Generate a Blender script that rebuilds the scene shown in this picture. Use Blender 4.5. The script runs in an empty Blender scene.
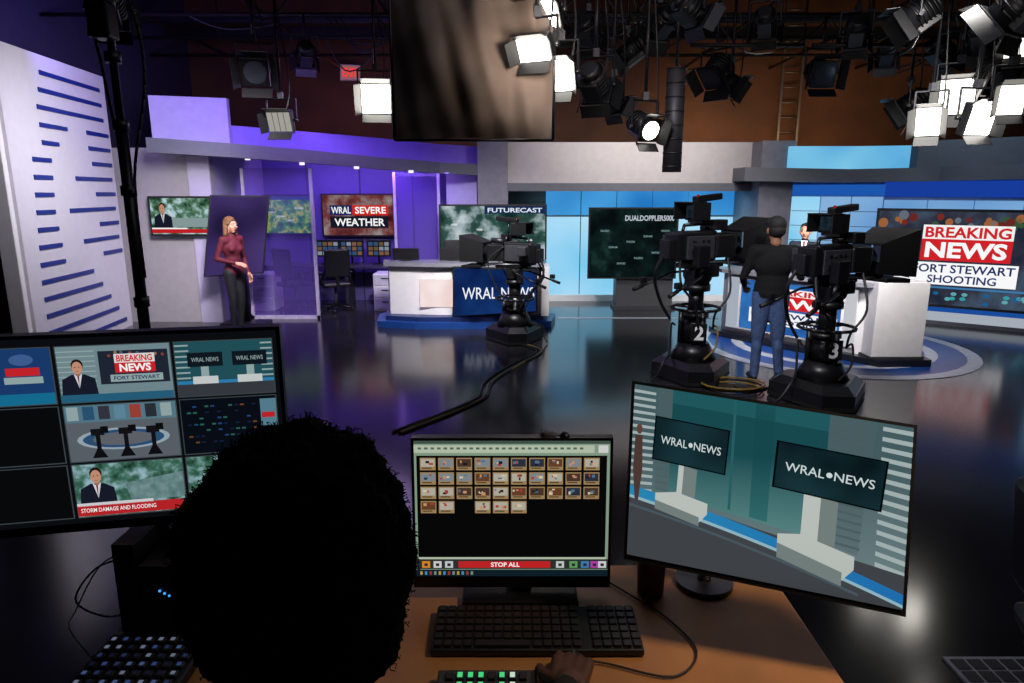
import bpy, bmesh, math, random
from mathutils import Vector, Matrix, Euler, noise
random.seed(7)
scene = bpy.context.scene
scene.view_settings.view_transform = 'Standard'
V = Vector
# ------------------------------------------------------------------ materials
def lin(c):
    o = []
    for x in c[:3]:
        x = x / 255.0
        o.append(x / 12.92 if x <= 0.04045 else ((x + 0.055) / 1.055) ** 2.4)
    return o + [1.0]
_m = {}
def M(name, c, rough=.5, metal=0, var=.12, scale=9, bump=0, spec=.5):
    if name in _m: return _m[name]
    m = bpy.data.materials.new(name); m.use_nodes = True
    nt = m.node_tree; n = nt.nodes; bs = n['Principled BSDF']
    tc = n.new('ShaderNodeTexCoord'); no = n.new('ShaderNodeTexNoise'); no.inputs['Scale'].default_value = scale
    no.inputs['Detail'].default_value = 4
    nt.links.new(tc.outputs['Object'], no.inputs['Vector'])
    cr = n.new('ShaderNodeValToRGB'); L = lin(c)
    cr.color_ramp.elements[0].position = .3; cr.color_ramp.elements[1].position = .7
    cr.color_ramp.elements[0].color = [x * (1 - var) for x in L[:3]] + [1]
    cr.color_ramp.elements[1].color = [min(1, x * (1 + var)) for x in L[:3]] + [1]
    nt.links.new(no.outputs['Fac'], cr.inputs['Fac']); nt.links.new(cr.outputs['Color'], bs.inputs['Base Color'])
    bs.inputs['Roughness'].default_value = rough; bs.inputs['Metallic'].default_value = metal
    bs.inputs['Specular IOR Level'].default_value = spec
    if bump:
        bp = n.new('ShaderNodeBump'); bp.inputs['Strength'].default_value = bump
        nt.links.new(no.outputs['Fac'], bp.inputs['Height']); nt.links.new(bp.outputs['Normal'], bs.inputs['Normal'])
    _m[name] = m; return m
def E(c, s=1.0):
    k = 'glow_%d_%d_%d_%g' % (c[0], c[1], c[2], s)
    if k in _m: return _m[k]
    m = bpy.data.materials.new(k); m.use_nodes = True
    nt = m.node_tree; nt.nodes.remove(nt.nodes['Principled BSDF'])
    e = nt.nodes.new('ShaderNodeEmission'); e.inputs['Color'].default_value = lin(c); e.inputs['Strength'].default_value = s
    nt.links.new(e.outputs[0], nt.nodes['Material Output'].inputs[0])
    _m[k] = m; return m
def EN(name, stops, scale=3, s=1.0, detail=5, vec=(1, 1, 1)):
    """glowing picture made of a noise field (radar maps, foliage, bokeh)"""
    if name in _m: return _m[name]
    m = bpy.data.materials.new(name); m.use_nodes = True
    nt = m.node_tree; n = nt.nodes; n.remove(n['Principled BSDF'])
    tc = n.new('ShaderNodeTexCoord'); mp = n.new('ShaderNodeMapping'); mp.inputs['Scale'].default_value = vec
    no = n.new('ShaderNodeTexNoise'); no.inputs['Scale'].default_value = scale; no.inputs['Detail'].default_value = detail
    cr = n.new('ShaderNodeValToRGB')
    els = cr.color_ramp.elements
    for i, (p, c) in enumerate(stops):
        e = els[i] if i < 2 else els.new(p)
        e.position = p; e.color = lin(c)
    e = n.new('ShaderNodeEmission'); e.inputs['Strength'].default_value = s
    nt.links.new(tc.outputs['Object'], mp.inputs[0]); nt.links.new(mp.outputs[0], no.inputs['Vector'])
    nt.links.new(no.outputs['Fac'], cr.inputs['Fac']); nt.links.new(cr.outputs['Color'], e.inputs['Color'])
    nt.links.new(e.outputs[0], n['Material Output'].inputs[0])
    _m[name] = m; return m
def EG(name, axis, lo, hi, c0, c1, s=1.0):
    """picture element with a smooth colour ramp along one object axis (content of a display)"""
    if name in _m: return _m[name]
    m = bpy.data.materials.new(name); m.use_nodes = True
    nt = m.node_tree; n = nt.nodes; n.remove(n['Principled BSDF'])
    tc = n.new('ShaderNodeTexCoord'); sx = n.new('ShaderNodeSeparateXYZ'); mr = n.new('ShaderNodeMapRange')
    mr.inputs['From Min'].default_value = lo; mr.inputs['From Max'].default_value = hi
    cr = n.new('ShaderNodeValToRGB'); cr.color_ramp.elements[0].color = lin(c0); cr.color_ramp.elements[1].color = lin(c1)
    e = n.new('ShaderNodeEmission'); e.inputs['Strength'].default_value = s
    nt.links.new(tc.outputs['Object'], sx.inputs[0]); nt.links.new(sx.outputs[axis], mr.inputs['Value']); nt.links.new(mr.outputs[0], cr.inputs['Fac'])
    nt.links.new(cr.outputs['Color'], e.inputs['Color']); nt.links.new(e.outputs[0], n['Material Output'].inputs[0])
    _m[name] = m; return m
def glass(name, c, a=.25):
    if name in _m: return _m[name]
    m = bpy.data.materials.new(name); m.use_nodes = True
    nt = m.node_tree; n = nt.nodes; bs = n['Principled BSDF']
    bs.inputs['Base Color'].default_value = lin(c); bs.inputs['Roughness'].default_value = .08
    bs.inputs['Alpha'].default_value = a
    _m[name] = m; return m
BLACK = M('black_plastic', (16, 16, 18), .45); BLACK2 = M('black_metal', (27, 27, 30), .35, .4)
DARK = M('dark_grey', (48, 49, 54), .5); STEEL = M('grey_metal', (110, 112, 116), .35, .8)
WHITE = M('white_laminate', (215, 212, 214), .35, var=.04); GREY = M('set_grey', (158, 152, 154), .6, var=.05)
SLATE = M('set_slate', (84, 86, 94), .5, var=.06); LAV = M('set_lavender', (165, 156, 200), .6, var=.05)
RUBBER = M('cable_rubber', (12, 12, 13), .6)
# ------------------------------------------------------------------ mesh builder
_txt = {}
def text_mesh(s, off=0.0, shear=0.0):
    k = (s, off, shear)
    if k in _txt: return _txt[k]
    cu = bpy.data.curves.new('t', 'FONT'); cu.body = s; cu.offset = off; cu.shear = shear; cu.resolution_u = 3
    ob = bpy.data.objects.new('t', cu); scene.collection.objects.link(ob)
    dg = bpy.context.evaluated_depsgraph_get(); ev = ob.evaluated_get(dg); me = ev.to_mesh()
    vs = [(v.co.x, v.co.y) for v in me.vertices]; fs = [tuple(p.vertices) for p in me.polygons]
    ev.to_mesh_clear(); bpy.data.objects.remove(ob); bpy.data.curves.remove(cu)
    x0 = min(v[0] for v in vs); x1 = max(v[0] for v in vs); y0 = min(v[1] for v in vs); y1 = max(v[1] for v in vs)
    vs = [((x - x0) / (x1 - x0), (y - y0) / (y1 - y0)) for x, y in vs]
    _txt[k] = (vs, fs, (x1 - x0) / (y1 - y0)); return _txt[k]
class B:
    def __init__(s, name, xf=None):
        s.name = name; s.bm = bmesh.new(); s.mats = []; s.xf = xf or Matrix()
    def mi(s, m):
        if m not in s.mats: s.mats.append(m)
        return s.mats.index(m)
    def _fin(s, verts, mat, smooth=False):
        i = s.mi(mat); fs = set()
        for v in verts:
            v.co = s.xf @ v.co
            fs.update(v.link_faces)
        for f in fs:
            f.material_index = i
            if smooth and len(f.verts) <= 4: f.smooth = True
        return fs
    def box(s, c, size, mat, rot=(0, 0, 0), bev=0, R=None):
        R = R if R is not None else Euler(rot).to_matrix().to_4x4()
        mt = Matrix.Translation(V(c)) @ R @ Matrix.Diagonal((size[0], size[1], size[2], 1))
        r = bmesh.ops.create_cube(s.bm, size=1, matrix=mt); vs = r['verts']
        if bev:
            es = list({e for v in vs for e in v.link_edges})
            rr = bmesh.ops.bevel(s.bm, geom=es, offset=bev, segments=2, affect='EDGES', profile=.5)
            vs = list({v for f in rr['faces'] for v in f.verts} | {v for v in vs if v.is_valid})
        s._fin(vs, mat)
    def bx(s, x0, x1, y0, y1, z0, z1, mat, bev=0):
        s.box(((x0 + x1) / 2, (y0 + y1) / 2, (z0 + z1) / 2), (x1 - x0, y1 - y0, z1 - z0), mat, bev=bev)
    def cyl(s, p0, p1, r0, mat, r1=None, seg=14, cap=True):
        p0 = V(p0); p1 = V(p1); d = p1 - p0
        if d.length < 1e-6: return
        r1 = r0 if r1 is None else r1
        mt = Matrix.Translation((p0 + p1) / 2) @ d.to_track_quat('Z', 'Y').to_matrix().to_4x4()
        r = bmesh.ops.create_cone(s.bm, cap_ends=cap, segments=seg, radius1=r0, radius2=r1, depth=d.length, matrix=mt)
        s._fin(r['verts'], mat, seg > 6)
    def sph(s, c, r, mat, R=None, sub=2):
        if not hasattr(r, '__len__'): r = (r, r, r)
        mt = Matrix.Translation(V(c)) @ (R or Matrix()) @ Matrix.Diagonal((r[0], r[1], r[2], 1))
        q = bmesh.ops.create_icosphere(s.bm, subdivisions=sub, radius=1, matrix=mt)
        s._fin(q['verts'], mat, True)
    def tube(s, pts, r, mat, seg=8, close=False):
        pts = [V(p) for p in pts]
        if close: pts.append(pts[0])
        for a, b_ in zip(pts, pts[1:]): s.cyl(a, b_, r, mat, seg=seg)
        for p in pts[1:-1]: s.sph(p, r * 1.0, mat, sub=1)
    def curve(s, pts, r, mat, n=6, seg=8):
        pts = [V(p) for p in pts]; out = []
        q = [pts[0]] + pts + [pts[-1]]
        for i in range(1, len(q) - 2):
            p0, p1, p2, p3 = q[i - 1:i + 3]
            for k in range(n):
                t = k / n
                out.append(.5 * ((2 * p1) + (p2 - p0) * t + (2 * p0 - 5 * p1 + 4 * p2 - p3) * t * t + (3 * p1 - p0 - 3 * p2 + p3) * t ** 3))
        out.append(pts[-1]); s.tube(out, r, mat, seg)
    def poly(s, pts, mat):
        vs = [s.bm.verts.new(V(p)) for p in pts]; s.bm.faces.new(vs); s._fin(vs, mat)
    def mesh(s, vs, fs, mat, smooth=False):
        bv = [s.bm.verts.new(V(p)) for p in vs]
        for f in fs:
            try: s.bm.faces.new([bv[i] for i in f])
            except ValueError: pass
        s._fin(bv, mat, smooth)
    def prism(s, poly, z0, z1, mat, top=1.0, c=(0, 0)):
        n = len(poly)
        vs = [(x, y, z0) for x, y in poly] + [(c[0] + (x - c[0]) * top, c[1] + (y - c[1]) * top, z1) for x, y in poly]
        fs = [list(range(n))[::-1], list(range(n, 2 * n))] + [(i, (i + 1) % n, n + (i + 1) % n, n + i) for i in range(n)]
        s.mesh(vs, fs, mat)
    def ribbon(s, pts, thick, mat):
        """vertical wall along points (x,y,ztop,zbot), extruded back in +Y"""
        for a, b_ in zip(pts, pts[1:]):
            vs = []
            for (x, y, zt, zb) in (a, b_):
                vs += [(x, y, zt), (x, y, zb), (x, y + thick, zb), (x, y + thick, zt)]
            s.mesh(vs, [(0, 1, 5, 4), (1, 2, 6, 5), (2, 3, 7, 6), (3, 0, 4, 7), (0, 3, 2, 1), (4, 5, 6, 7)], mat)
    def text(s, st, o, ex, ey, h, mat, off=.01, center=True, w=None):
        vs, fs, ar = text_mesh(st, off); ex = V(ex).normalized(); ey = V(ey).normalized(); W = w or ar * h
        o = V(o) - (ex * W / 2 + ey * h / 2 if center else V())
        s.mesh([o + ex * (x * W) + ey * (y * h) for x, y in vs], fs, mat)
    def frustum(s, x0, c0, w0, h0, x1, c1, w1, h1, mat):
        r = []
        for x, c, w, h in ((x0, c0, w0, h0), (x1, c1, w1, h1)):
            r += [(x, -w / 2, c - h / 2), (x, w / 2, c - h / 2), (x, w / 2, c + h / 2), (x, -w / 2, c + h / 2)]
        s.mesh(r, [(0, 1, 5, 4), (1, 2, 6, 5), (2, 3, 7, 6), (3, 0, 4, 7)], mat)
    def done(s, parent=None):
        bm = s.bm
        xs = [v.co.x for v in bm.verts]; ys = [v.co.y for v in bm.verts]; zs = [v.co.z for v in bm.verts]
        o = V(((min(xs) + max(xs)) / 2, (min(ys) + max(ys)) / 2, min(zs)))
        if parent: o = V((0, 0, 0))
        for v in bm.verts: v.co -= o
        me = bpy.data.meshes.new(s.name); bm.to_mesh(me); bm.free()
        for m in s.mats: me.materials.append(m)
        ob = bpy.data.objects.new(s.name, me); ob.location = o; scene.collection.objects.link(ob)
        if parent: ob.parent = parent
        return ob
class Screen:
    """flat picture inside a four-cornered display"""
    def __init__(s, b, TL, TR, BR, BL, step=.0015):
        s.b = b; s.c = [V(TL), V(TR), V(BR), V(BL)]; s.step = step
        s.n = (s.c[3] - s.c[0]).cross(s.c[1] - s.c[0]).normalized()
    def pt(s, a, t, l=0):
        TL, TR, BR, BL = s.c
        return TL.lerp(TR, a).lerp(BL.lerp(BR, a), t) + s.n * (s.step * (l + 1))
    def rect(s, a0, t0, a1, t1, mat, l=0):
        s.b.poly([s.pt(a0, t0, l), s.pt(a0, t1, l), s.pt(a1, t1, l), s.pt(a1, t0, l)], mat)
    def poly(s, pts, mat, l=0): s.b.poly([s.pt(a, t, l) for a, t in pts], mat)
    def circ(s, a, t, ra, rt, mat, l=0, n=16):
        s.b.poly([s.pt(a + ra * math.cos(i / n * 6.2832), t + rt * math.sin(i / n * 6.2832), l) for i in range(n)], mat)
    def text(s, st, a0, t0, a1, t1, mat, l=2, off=.02, shear=0):
        vs, fs, ar = text_mesh(st, off, shear)
        s.b.mesh([s.pt(a0 + (a1 - a0) * x, t1 + (t0 - t1) * y, l) for x, y in vs], fs, mat)
    def case(s, bez, depth, mat, bot=None):
        ex = (s.c[1] - s.c[0]).normalized(); ey = (s.c[0] - s.c[3]).normalized(); bb = bez if bot is None else bot
        f = [s.c[0] - ex * bez + ey * bez, s.c[1] + ex * bez + ey * bez, s.c[2] + ex * bez - ey * bb, s.c[3] - ex * bez - ey * bb]
        k = [p - s.n * depth for p in f]
        s.b.mesh(f + k, [(0, 1, 2, 3), (7, 6, 5, 4), (0, 4, 5, 1), (1, 5, 6, 2), (2, 6, 7, 3), (3, 7, 4, 0)], mat)
    def sub(s, a0, t0, a1, t1, l=0):
        q = Screen(s.b, s.pt(a0, t0, l), s.pt(a1, t0, l), s.pt(a1, t1, l), s.pt(a0, t1, l), s.step); return q
    def newsman(s, a, t0, t1, w, l=1, suit=(22, 26, 40)):
        h = t1 - t0
        s.poly([(a - w, t1), (a - w * .9, t0 + h * .55), (a - w * .35, t0 + h * .42), (a + w * .35, t0 + h * .42), (a + w * .9, t0 + h * .55), (a + w, t1)][::-1], E(suit), l)
        s.poly([(a - w * .22, t0 + h * .42), (a, t0 + h * .8), (a + w * .22, t0 + h * .42)], E((205, 205, 212)), l + 1)
        s.poly([(a - w * .05, t0 + h * .46), (a, t0 + h * .8), (a + w * .05, t0 + h * .46)], E((110, 20, 30)), l + 2)
        s.rect(a - w * .13, t0 + h * .34, a + w * .13, t0 + h * .46, E((150, 104, 84)), l + 2)
        s.circ(a, t0 + h * .17, w * .33, h * .165, E((30, 22, 18)), l + 1)
        s.circ(a, t0 + h * .24, w * .28, h * .17, E((188, 136, 110)), l + 3)
        for d in (-1, 1): s.circ(a + d * w * .11, t0 + h * .22, w * .04, h * .015, E((50, 32, 28)), l + 4, 8)
        s.rect(a - w * .09, t0 + h * .33, a + w * .09, t0 + h * .342, E((120, 60, 54)), l + 4)
# ------------------------------------------------------------------ survey of the set (camera 2.1 m up, tilted 12.46 deg down)
def dyv(v): return 666.9 + .2158 * (341.5 - v)
def sl(v): return (.9764 * (341.5 - v) - 147.4) / dyv(v)
def X(u, v, Y): return (u - 512) / dyv(v) * Y
def Z(v, Y): return 2.1 + sl(v) * Y
def P(u, v, Y): return V((X(u, v, Y), Y, Z(v, Y)))
def F(u, v, z=0.0):
    Y = (z - 2.1) / sl(v); return V((X(u, v, Y), Y, z))
def onplane(a, b_, c, u, v):
    n = (b_ - a).cross(c - a); o = V((0, 0, 2.1)); d = P(u, v, 1.0) - o
    return o + d * ((a - o).dot(n) / d.dot(n))
# ------------------------------------------------------------------ room
def room():
    fm = M('studio_floor', (38, 37, 41), .15, var=.25, scale=2.5, bump=.015)
    b = B('floor'); b.bx(-6.9, 11.1, -3.1, 15.4, -.1, 0, fm); b.done()
    b = B('ceiling'); b.bx(-6.9, 11.1, -3.1, 15.4, 6.3, 6.4, M('black_ceiling', (12, 11, 12), .9)); b.done()
    b = B('wall_back'); b.bx(-6.9, 11.1, 15.2, 15.4, 0, 6.3, M('brown_wall', (78, 46, 24), .8, var=.35, scale=1.2)); b.done()
    b = B('wall_left'); b.bx(-6.9, -6.75, -3.1, 15.2, 0, 6.3, M('blue_black_wall', (40, 34, 66), .8)); b.done()
    b = B('wall_right'); b.bx(10.95, 11.1, -3.1, 15.2, 0, 6.3, M('dark_wall', (40, 36, 36), .8)); b.done()
    b = B('wall_front'); b.bx(-6.75, 10.95, -3.1, -2.95, 0, 6.3, M('dark_wall', (40, 36, 36), .8)); b.done()
room()
# striped wall on the left
def striped():
    b = B('wall_striped_panel'); W_ = M('panel_white', (205, 200, 208), .5, var=.03)
    A = V((-5.76, 8.1, 0)); C = V((-6.08, 10.75, 0)); ht = 3.75
    n = V((1, .136, 0)).normalized()
    vs = [A, C, C - n * .12, A - n * .12]; vs = [tuple(p)[:2] for p in vs]
    b.prism(vs, 0, ht, W_)
    b.box(A + V((-.14, -.02, ht / 2)), (.2, .1, ht), WHITE, bev=.01)
    sc = Screen(b, A + n * .002 + V((0, 0, ht)), C + n * .002 + V((0, 0, ht)), C + n * .002, A + n * .002)
    blue = M('stripe_blue', (20, 42, 124), .4)
    N = 17
    for i in range(N):
        t = .05 + i * .0565
        if i < 3: seg = [(.33 - i * .03, .93)]
        elif i < 5: seg = [(.27, .52 - .1 * (i - 3)), (.72, .97)]
        elif i < 12: seg = [(.17 - .01 * (i - 5), .3 + .01 * abs(i - 8))] + ([(.44 + .05 * abs(i - 8), .95)] if i % 2 == 0 else [(.74, .97)])
        else: seg = [(.1, .6 + .08 * (i - 12))]
        for a, c in seg:
            p = [sc.pt(a, t), sc.pt(c, t + .001), sc.pt(c, t + .015), sc.pt(a, t + .015)]
            q = [x + n * .012 for x in p]
            b.mesh(p + q, [(0, 1, 2, 3), (4, 5, 6, 7), (0, 1, 5, 4), (1, 2, 6, 5), (2, 3, 7, 6), (3, 0, 4, 7)], blue)
    b.done()
striped()
# ------------------------------------------------------------------ news set walls
def strip(pts, extra=0): return [(X(u, (a + c) / 2, Y + extra), Y + extra, Z(a, Y + extra), Z(c, Y + extra)) for u, a, c, Y in pts]
def setwalls():
    b = B('set_canopy')
    b.ribbon(strip([(146, 137, 152, 10.3), (230, 143, 157, 10.6), (300, 149, 162, 11), (380, 157, 169, 11.6), (440, 162, 173, 12.1), (508, 166, 177, 12.5)]), .55, SLATE)
    for u, v in ((190, 156), (245, 159), (300, 164), (355, 168), (410, 172)):
        p = P(u, v, 10.9); b.cyl(p + V((0, .1, .03)), p + V((0, .1, -.01)), .04, E((240, 235, 255), 1.2))
    b.done()
    b = B('wall_set_upper')
    b.ribbon(strip([(150, 95, 140, 10.7), (228, 98, 146, 10.9)]), .1, LAV)
    b.ribbon(strip([(228, 125, 146, 11.0), (300, 131, 152, 11.4), (380, 138, 160, 12), (440, 144, 165, 12.4), (500, 148, 168, 12.8)]), .1, M('upper_purple_lit', (120, 95, 200), .6, var=.05))  # tint of the purple light on these upper walls is in their base colours
    b.done()
    b = B('wall_set_left')
    b.bx(-6.7, -4.72, 11, 11.12, 0, 2.75, GREY)
    b.bx(-4.84, -4.72, 11.12, 13.3, 0, 2.75, LAV)
    b.bx(-5.06, -4.72, 10.96, 11.0, 0, 2.7, M('pilaster_light', (180, 172, 196), .5, var=.04))
    b.done()
    b = B('wall_alcove_back'); b.bx(-4.84, -.35, 13.3, 13.42, 0, 2.85, M('alcove_purple', (92, 80, 150), .55, var=.05))
    for x in (-3.9, -2.9, -1.9): b.bx(x, x + .02, 13.28, 13.3, 0, 2.6, DARK)
    b.done()
    b = B('set_column'); x0 = X(478, 220, 12.3); x1 = X(508, 220, 12.3)
    b.bx(x0, x1, 12.3, 13.3, 0, 2.96, M('column_grey', (108, 106, 116), .5)); b.bx(x0 - .02, x1 + .02, 12.28, 13.3, 0, .1, DARK)
    b.done()
    b = B('set_column.001'); x0 = X(757, 220, 11.9); x1 = X(790, 220, 11.9)
    b.bx(x0, x1, 11.9, 13.2, 0, 2.92, M('column_grey', (108, 106, 116), .5)); b.bx(x0 - .02, x1 + .02, 11.88, 13.2, 0, .1, DARK)
    b.done()
    b = B('wall_set_center')
    x0, x1 = X(508, 165, 12.35), X(757, 165, 12.35)
    b.bx(x0 - .02, x1 + .1, 12.4, 13.3, Z(183, 12.4), Z(142, 12.4), GREY)
    b.bx(x0 - .02, x1 + .1, 12.3, 12.42, Z(191, 12.4), Z(183, 12.4), SLATE)
    b.bx(x0 - .02, x1 + .3, 13.3, 13.42, 0, 2.85, DARK)
    b.done()
    b = B('light_wall_panel')      # glowing cyan wall
    xa = X(545, 250, 13.2); xb = X(757, 250, 13.2); n = 6
    cy = EN('cyan_wall', [(0.3, (124, 200, 238)), (.7, (186, 228, 250))], .8, 1.0, 1)
    cy2 = EN('cyan_wall_upper', [(0.3, (34, 118, 192)), (.7, (76, 164, 224))], .8, 1.0, 1)
    for i in range(n):
        a = xa + (xb - xa) * i / n; c = xa + (xb - xa) * (i + 1) / n
        b.bx(a + .012, c - .012, 13.22, 13.3, .12, 1.62, cy); b.bx(a + .012, c - .012, 13.22, 13.3, 1.64, 2.16, cy2)
    b.bx(xa, xb, 13.15, 13.3, 0, .12, WHITE)
    b.bx(xa, xb, 13.2, 13.22, 1.615, 1.645, STEEL)
    b.done()
    b = B('set_canopy.001')
    b.ribbon(strip([(745, 167, 181, 11.75), (850, 169, 182, 11.3), (940, 167, 181, 10.7), (1024, 164, 179, 10.0), (1090, 162, 179, 9.5)]), .7, SLATE)
    b.done()
    b = B('wall_set_upper.001')
    b.ribbon(strip([(790, 146, 168, 11.7), (860, 146, 169, 11.5), (925, 145, 168, 11.1)]), .1, EN('cyan_strip', [(0.3, (80, 170, 225)), (.7, (130, 205, 240))], 1, .9, 1))
    b.ribbon(strip([(918, 141, 169, 10.9), (1024, 136, 166, 10.3), (1090, 132, 164, 9.9)]), .2, SLATE)
    b.done()
    b = B('wall_set_right'); pts = [(4.9, 12.3), (6.15, 11.55), (7.7, 10.45), (9.6, 9.0)]
    b.ribbon([(x, y, 2.55, 0) for x, y in pts], .12, M('right_blue', (120, 150, 195), .5, var=.05))
    def on(i, f, d=-.03): a, c = V(pts[i]), V(pts[i + 1]); p = a.lerp(c, f); return (p.x, p.y + d)
    def pan(i, f0, f1, z0, z1, mat, d=-.03, th=.03):
        p, q = on(i, f0, d), on(i, f1, d); b.ribbon([(p[0], p[1], z1, z0), (q[0], q[1], z1, z0)], th, mat)
    cy = EN('cyan_wall', [], 1); lb = EN('pale_blue', [(0.3, (108, 160, 216)), (.7, (150, 194, 232))], .7, .9, 1)
    for k in range(3):
        pan(0, .02 + k * .33, .33 + k * .33, .15, 2.0, lb if k else cy)
        for j in range(6): pan(0, .02 + k * .33, .33 + k * .33, .5 + j * .25, .51 + j * .25, SLATE, -.04, .01)
    pan(0, 0, 1, 2.02, 2.2, E((30, 90, 180), .9))
    for i in (1, 2):
        for k in range(3): pan(i, .01 + k * .33, .325 + k * .33, .55, 1.95, lb)
        pan(i, 0, 1, 2.0, 2.25, E((24, 62, 160), .9)); pan(i, 0, 1, .38, .5, E((225, 235, 245), .8), -.1, .1)
        pan(i, 0, 1, .2, .36, E((30, 90, 180), .7), -.22, .2); pan(i, 0, 1, .06, .18, E((205, 215, 228), .6), -.28, .28); pan(i, 0, 1, 0, .06, SLATE, -.3, .3)
    b.done()
setwalls()
# ------------------------------------------------------------------ wall displays
def screen_obj(name, TL, TR, BR, BL, bez=.03, depth=.06, mount=None):
    b = B(name); s = Screen(b, TL, TR, BR, BL, .002); s.case(bez, depth, BLACK)
    if mount:
        c = sum((p for p in s.c), V()) / 4 - s.n * depth
        b.cyl(c, c - s.n * mount, .08, BLACK2)
    return b, s
def flat(name, u0, v0, u1, v1, Y, bez=.03, depth=.06, mount=None):
    um, vm = (u0 + u1) / 2, (v0 + v1) / 2
    x0, x1 = X(u0, vm, Y), X(u1, vm, Y); zt, zb = Z(v0, Y), Z(v1, Y)
    return screen_obj(name, (x0, Y, zt), (x1, Y, zt), (x1, Y, zb), (x0, Y, zb), bez, depth, mount)
def displays():
    trees = EN('foliage_picture', [(0.35, (30, 60, 40)), (.5, (90, 130, 105)), (.65, (190, 215, 225))], 9, .9)
    b, s = flat('wall_monitor', 151, 198, 210, 234, 10.88, mount=.05)
    s.rect(0, 0, 1, 1, trees, 0); s.rect(.35, .55, 1, .8, E((130, 150, 150)), 1); s.newsman(.2, .12, .85, .16, 1)
    s.rect(0, .86, 1, .97, E((190, 30, 35)), 6); s.rect(0, .82, .6, .86, E((235, 235, 235)), 6); b.done()
    b, s = flat('wall_monitor', 250, 196, 311, 233, 13.2, mount=.06)
    s.rect(0, 0, 1, 1, EN('radar_green', [(0.38, (40, 90, 50)), (.5, (70, 150, 60)), (.58, (190, 190, 60)), (.62, (40, 110, 60))], 7, .9), 0)
    s.rect(0, 0, 1, .1, E((25, 60, 110)), 1)
    for k in range(5): s.text(random.choice(['RALEIGH', 'DURHAM', 'CARY']), .1 + .16 * k, .3 + .11 * (k % 4), .24 + .16 * k, .35 + .11 * (k % 4), E((230, 230, 230)), 1)
    b.done()
    b, s = flat('wall_monitor', 323, 195, 393, 235, 13.2, mount=.06)
    s.rect(0, 0, 1, 1, EN('storm_picture', [(0.3, (60, 12, 16)), (.5, (120, 60, 60)), (.7, (160, 150, 150))], 4, .8), 0)
    s.rect(.1, .25, .42, .5, E((24, 40, 90)), 1); s.text('WRAL', .12, .29, .4, .46, E((240, 240, 240)), 2)
    s.rect(.42, .25, .93, .5, E((205, 40, 30)), 1); s.text('SEVERE', .46, .29, .9, .46, E((250, 250, 250)), 2)
    s.rect(.1, .53, .93, .82, E((20, 24, 40)), 1); s.text('WEATHER', .16, .58, .88, .77, E((245, 245, 245)), 2); b.done()
    b = B('touchscreen_display')
    TL, TR, BL = P(211, 196, 10.55), P(268, 197, 10.75), P(205, 276, 10.5); BR = onplane(TL, TR, BL, 262, 272)
    s = Screen(b, TL, TR, BR, BL, .002); s.case(.02, .06, BLACK)
    s.rect(0, 0, 1, 1, EN('touchscreen_glow', [(0.3, (34, 26, 62)), (.7, (84, 64, 130))], .9, .9, 1), 0)
    c = (TL + TR + BR + BL) / 4
    b.cyl((c.x, 10.76, .05), (c.x, 10.74, c.z), .045, BLACK2); b.box((c.x, 10.72, .03), (.7, .4, .06), BLACK2, bev=.01); b.done()
    b, s = flat('floor_display', 441, 206, 545, 263, 12.2, bez=.03, mount=None)
    s.rect(0, 0, 1, 1, EN('radar_grey', [(0.36, (18, 44, 38)), (.5, (50, 84, 76)), (.56, (140, 160, 162)), (.66, (196, 208, 214))], 2.6, .9), 0)
    s.rect(.42, 0, 1, .13, E((24, 40, 80)), 1); s.text('FUTURECAST', .45, .03, .97, .11, E((220, 230, 240)), 2)
    for k in range(7): s.text(['4:00P', 'SUN', 'WIND', 'RAIN', '88', '91', '76'][k], .1 + .12 * k, .3 + .09 * ((k * 3) % 5), .16 + .12 * k, .34 + .09 * ((k * 3) % 5), E((240, 240, 240)), 1)
    xc = X(493, 235, 12.2)
    b.bx(xc - .3, xc + .3, 12.26, 12.34, 0, 1.5, DARK); b.bx(xc - .4, xc + .4, 12.1, 12.5, 0, .05, DARK); b.done()
    b, s = flat('presentation_display', 590, 209, 676, 277, 12.2, bez=.03)
    s.rect(0, 0, 1, 1, EN('radar_dark', [(0.4, (8, 14, 16)), (.6, (14, 30, 30)), (.75, (32, 60, 54))], 3, .9), 0)
    s.text('DUALDOPPLER5000', .4, .09, .97, .17, E((190, 200, 210)), 2)
    for k in range(8): s.text(['RALEIGH', 'DURHAM', 'SANFORD', 'WILSON'][k % 4], .12 + .1 * k, .3 + .08 * ((k * 3) % 7), .22 + .1 * k, .33 + .08 * ((k * 3) % 7), E((120, 150, 150)), 1)
    x0, x1 = X(616, 290, 12.25), X(673, 290, 12.25)
    b.bx(x0, x1, 12.27, 12.6, 0, 1.5, M('plinth_slate', (62, 62, 66), .5), .01); b.bx(x0 - .04, x1 + .04, 12.2, 12.65, 0, .05, DARK); b.done()
    # breaking news wall display
    b = B('breaking_news_display')
    a, c = V((6.0, 11.33, 0)), V((7.85, 10.02, 0))
    zt, zb = Z(211, 11.1), Z(300, 11.1) - .02
    s = Screen(b, a + V((0, 0, zt)), c + V((0, 0, zt)), c + V((0, 0, zb)), a + V((0, 0, zb)), .003)
    s.case(.04, .1, BLACK)
    s.rect(0, 0, 1, 1, EN('news_backdrop', [(0.3, (20, 30, 52)), (.5, (50, 52, 66)), (.7, (70, 90, 112))], 2.2, .9), 0)
    for k in range(30):
        random.seed(k); r = random.uniform(.012, .032)
        s.circ(random.uniform(.02, .98), random.uniform(.04, .16), r, r * 1.7, E(random.choice([(150, 54, 40), (190, 120, 70), (70, 104, 74), (120, 136, 150), (130, 50, 44)]), .6), 1 + k % 2, 12)
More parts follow.
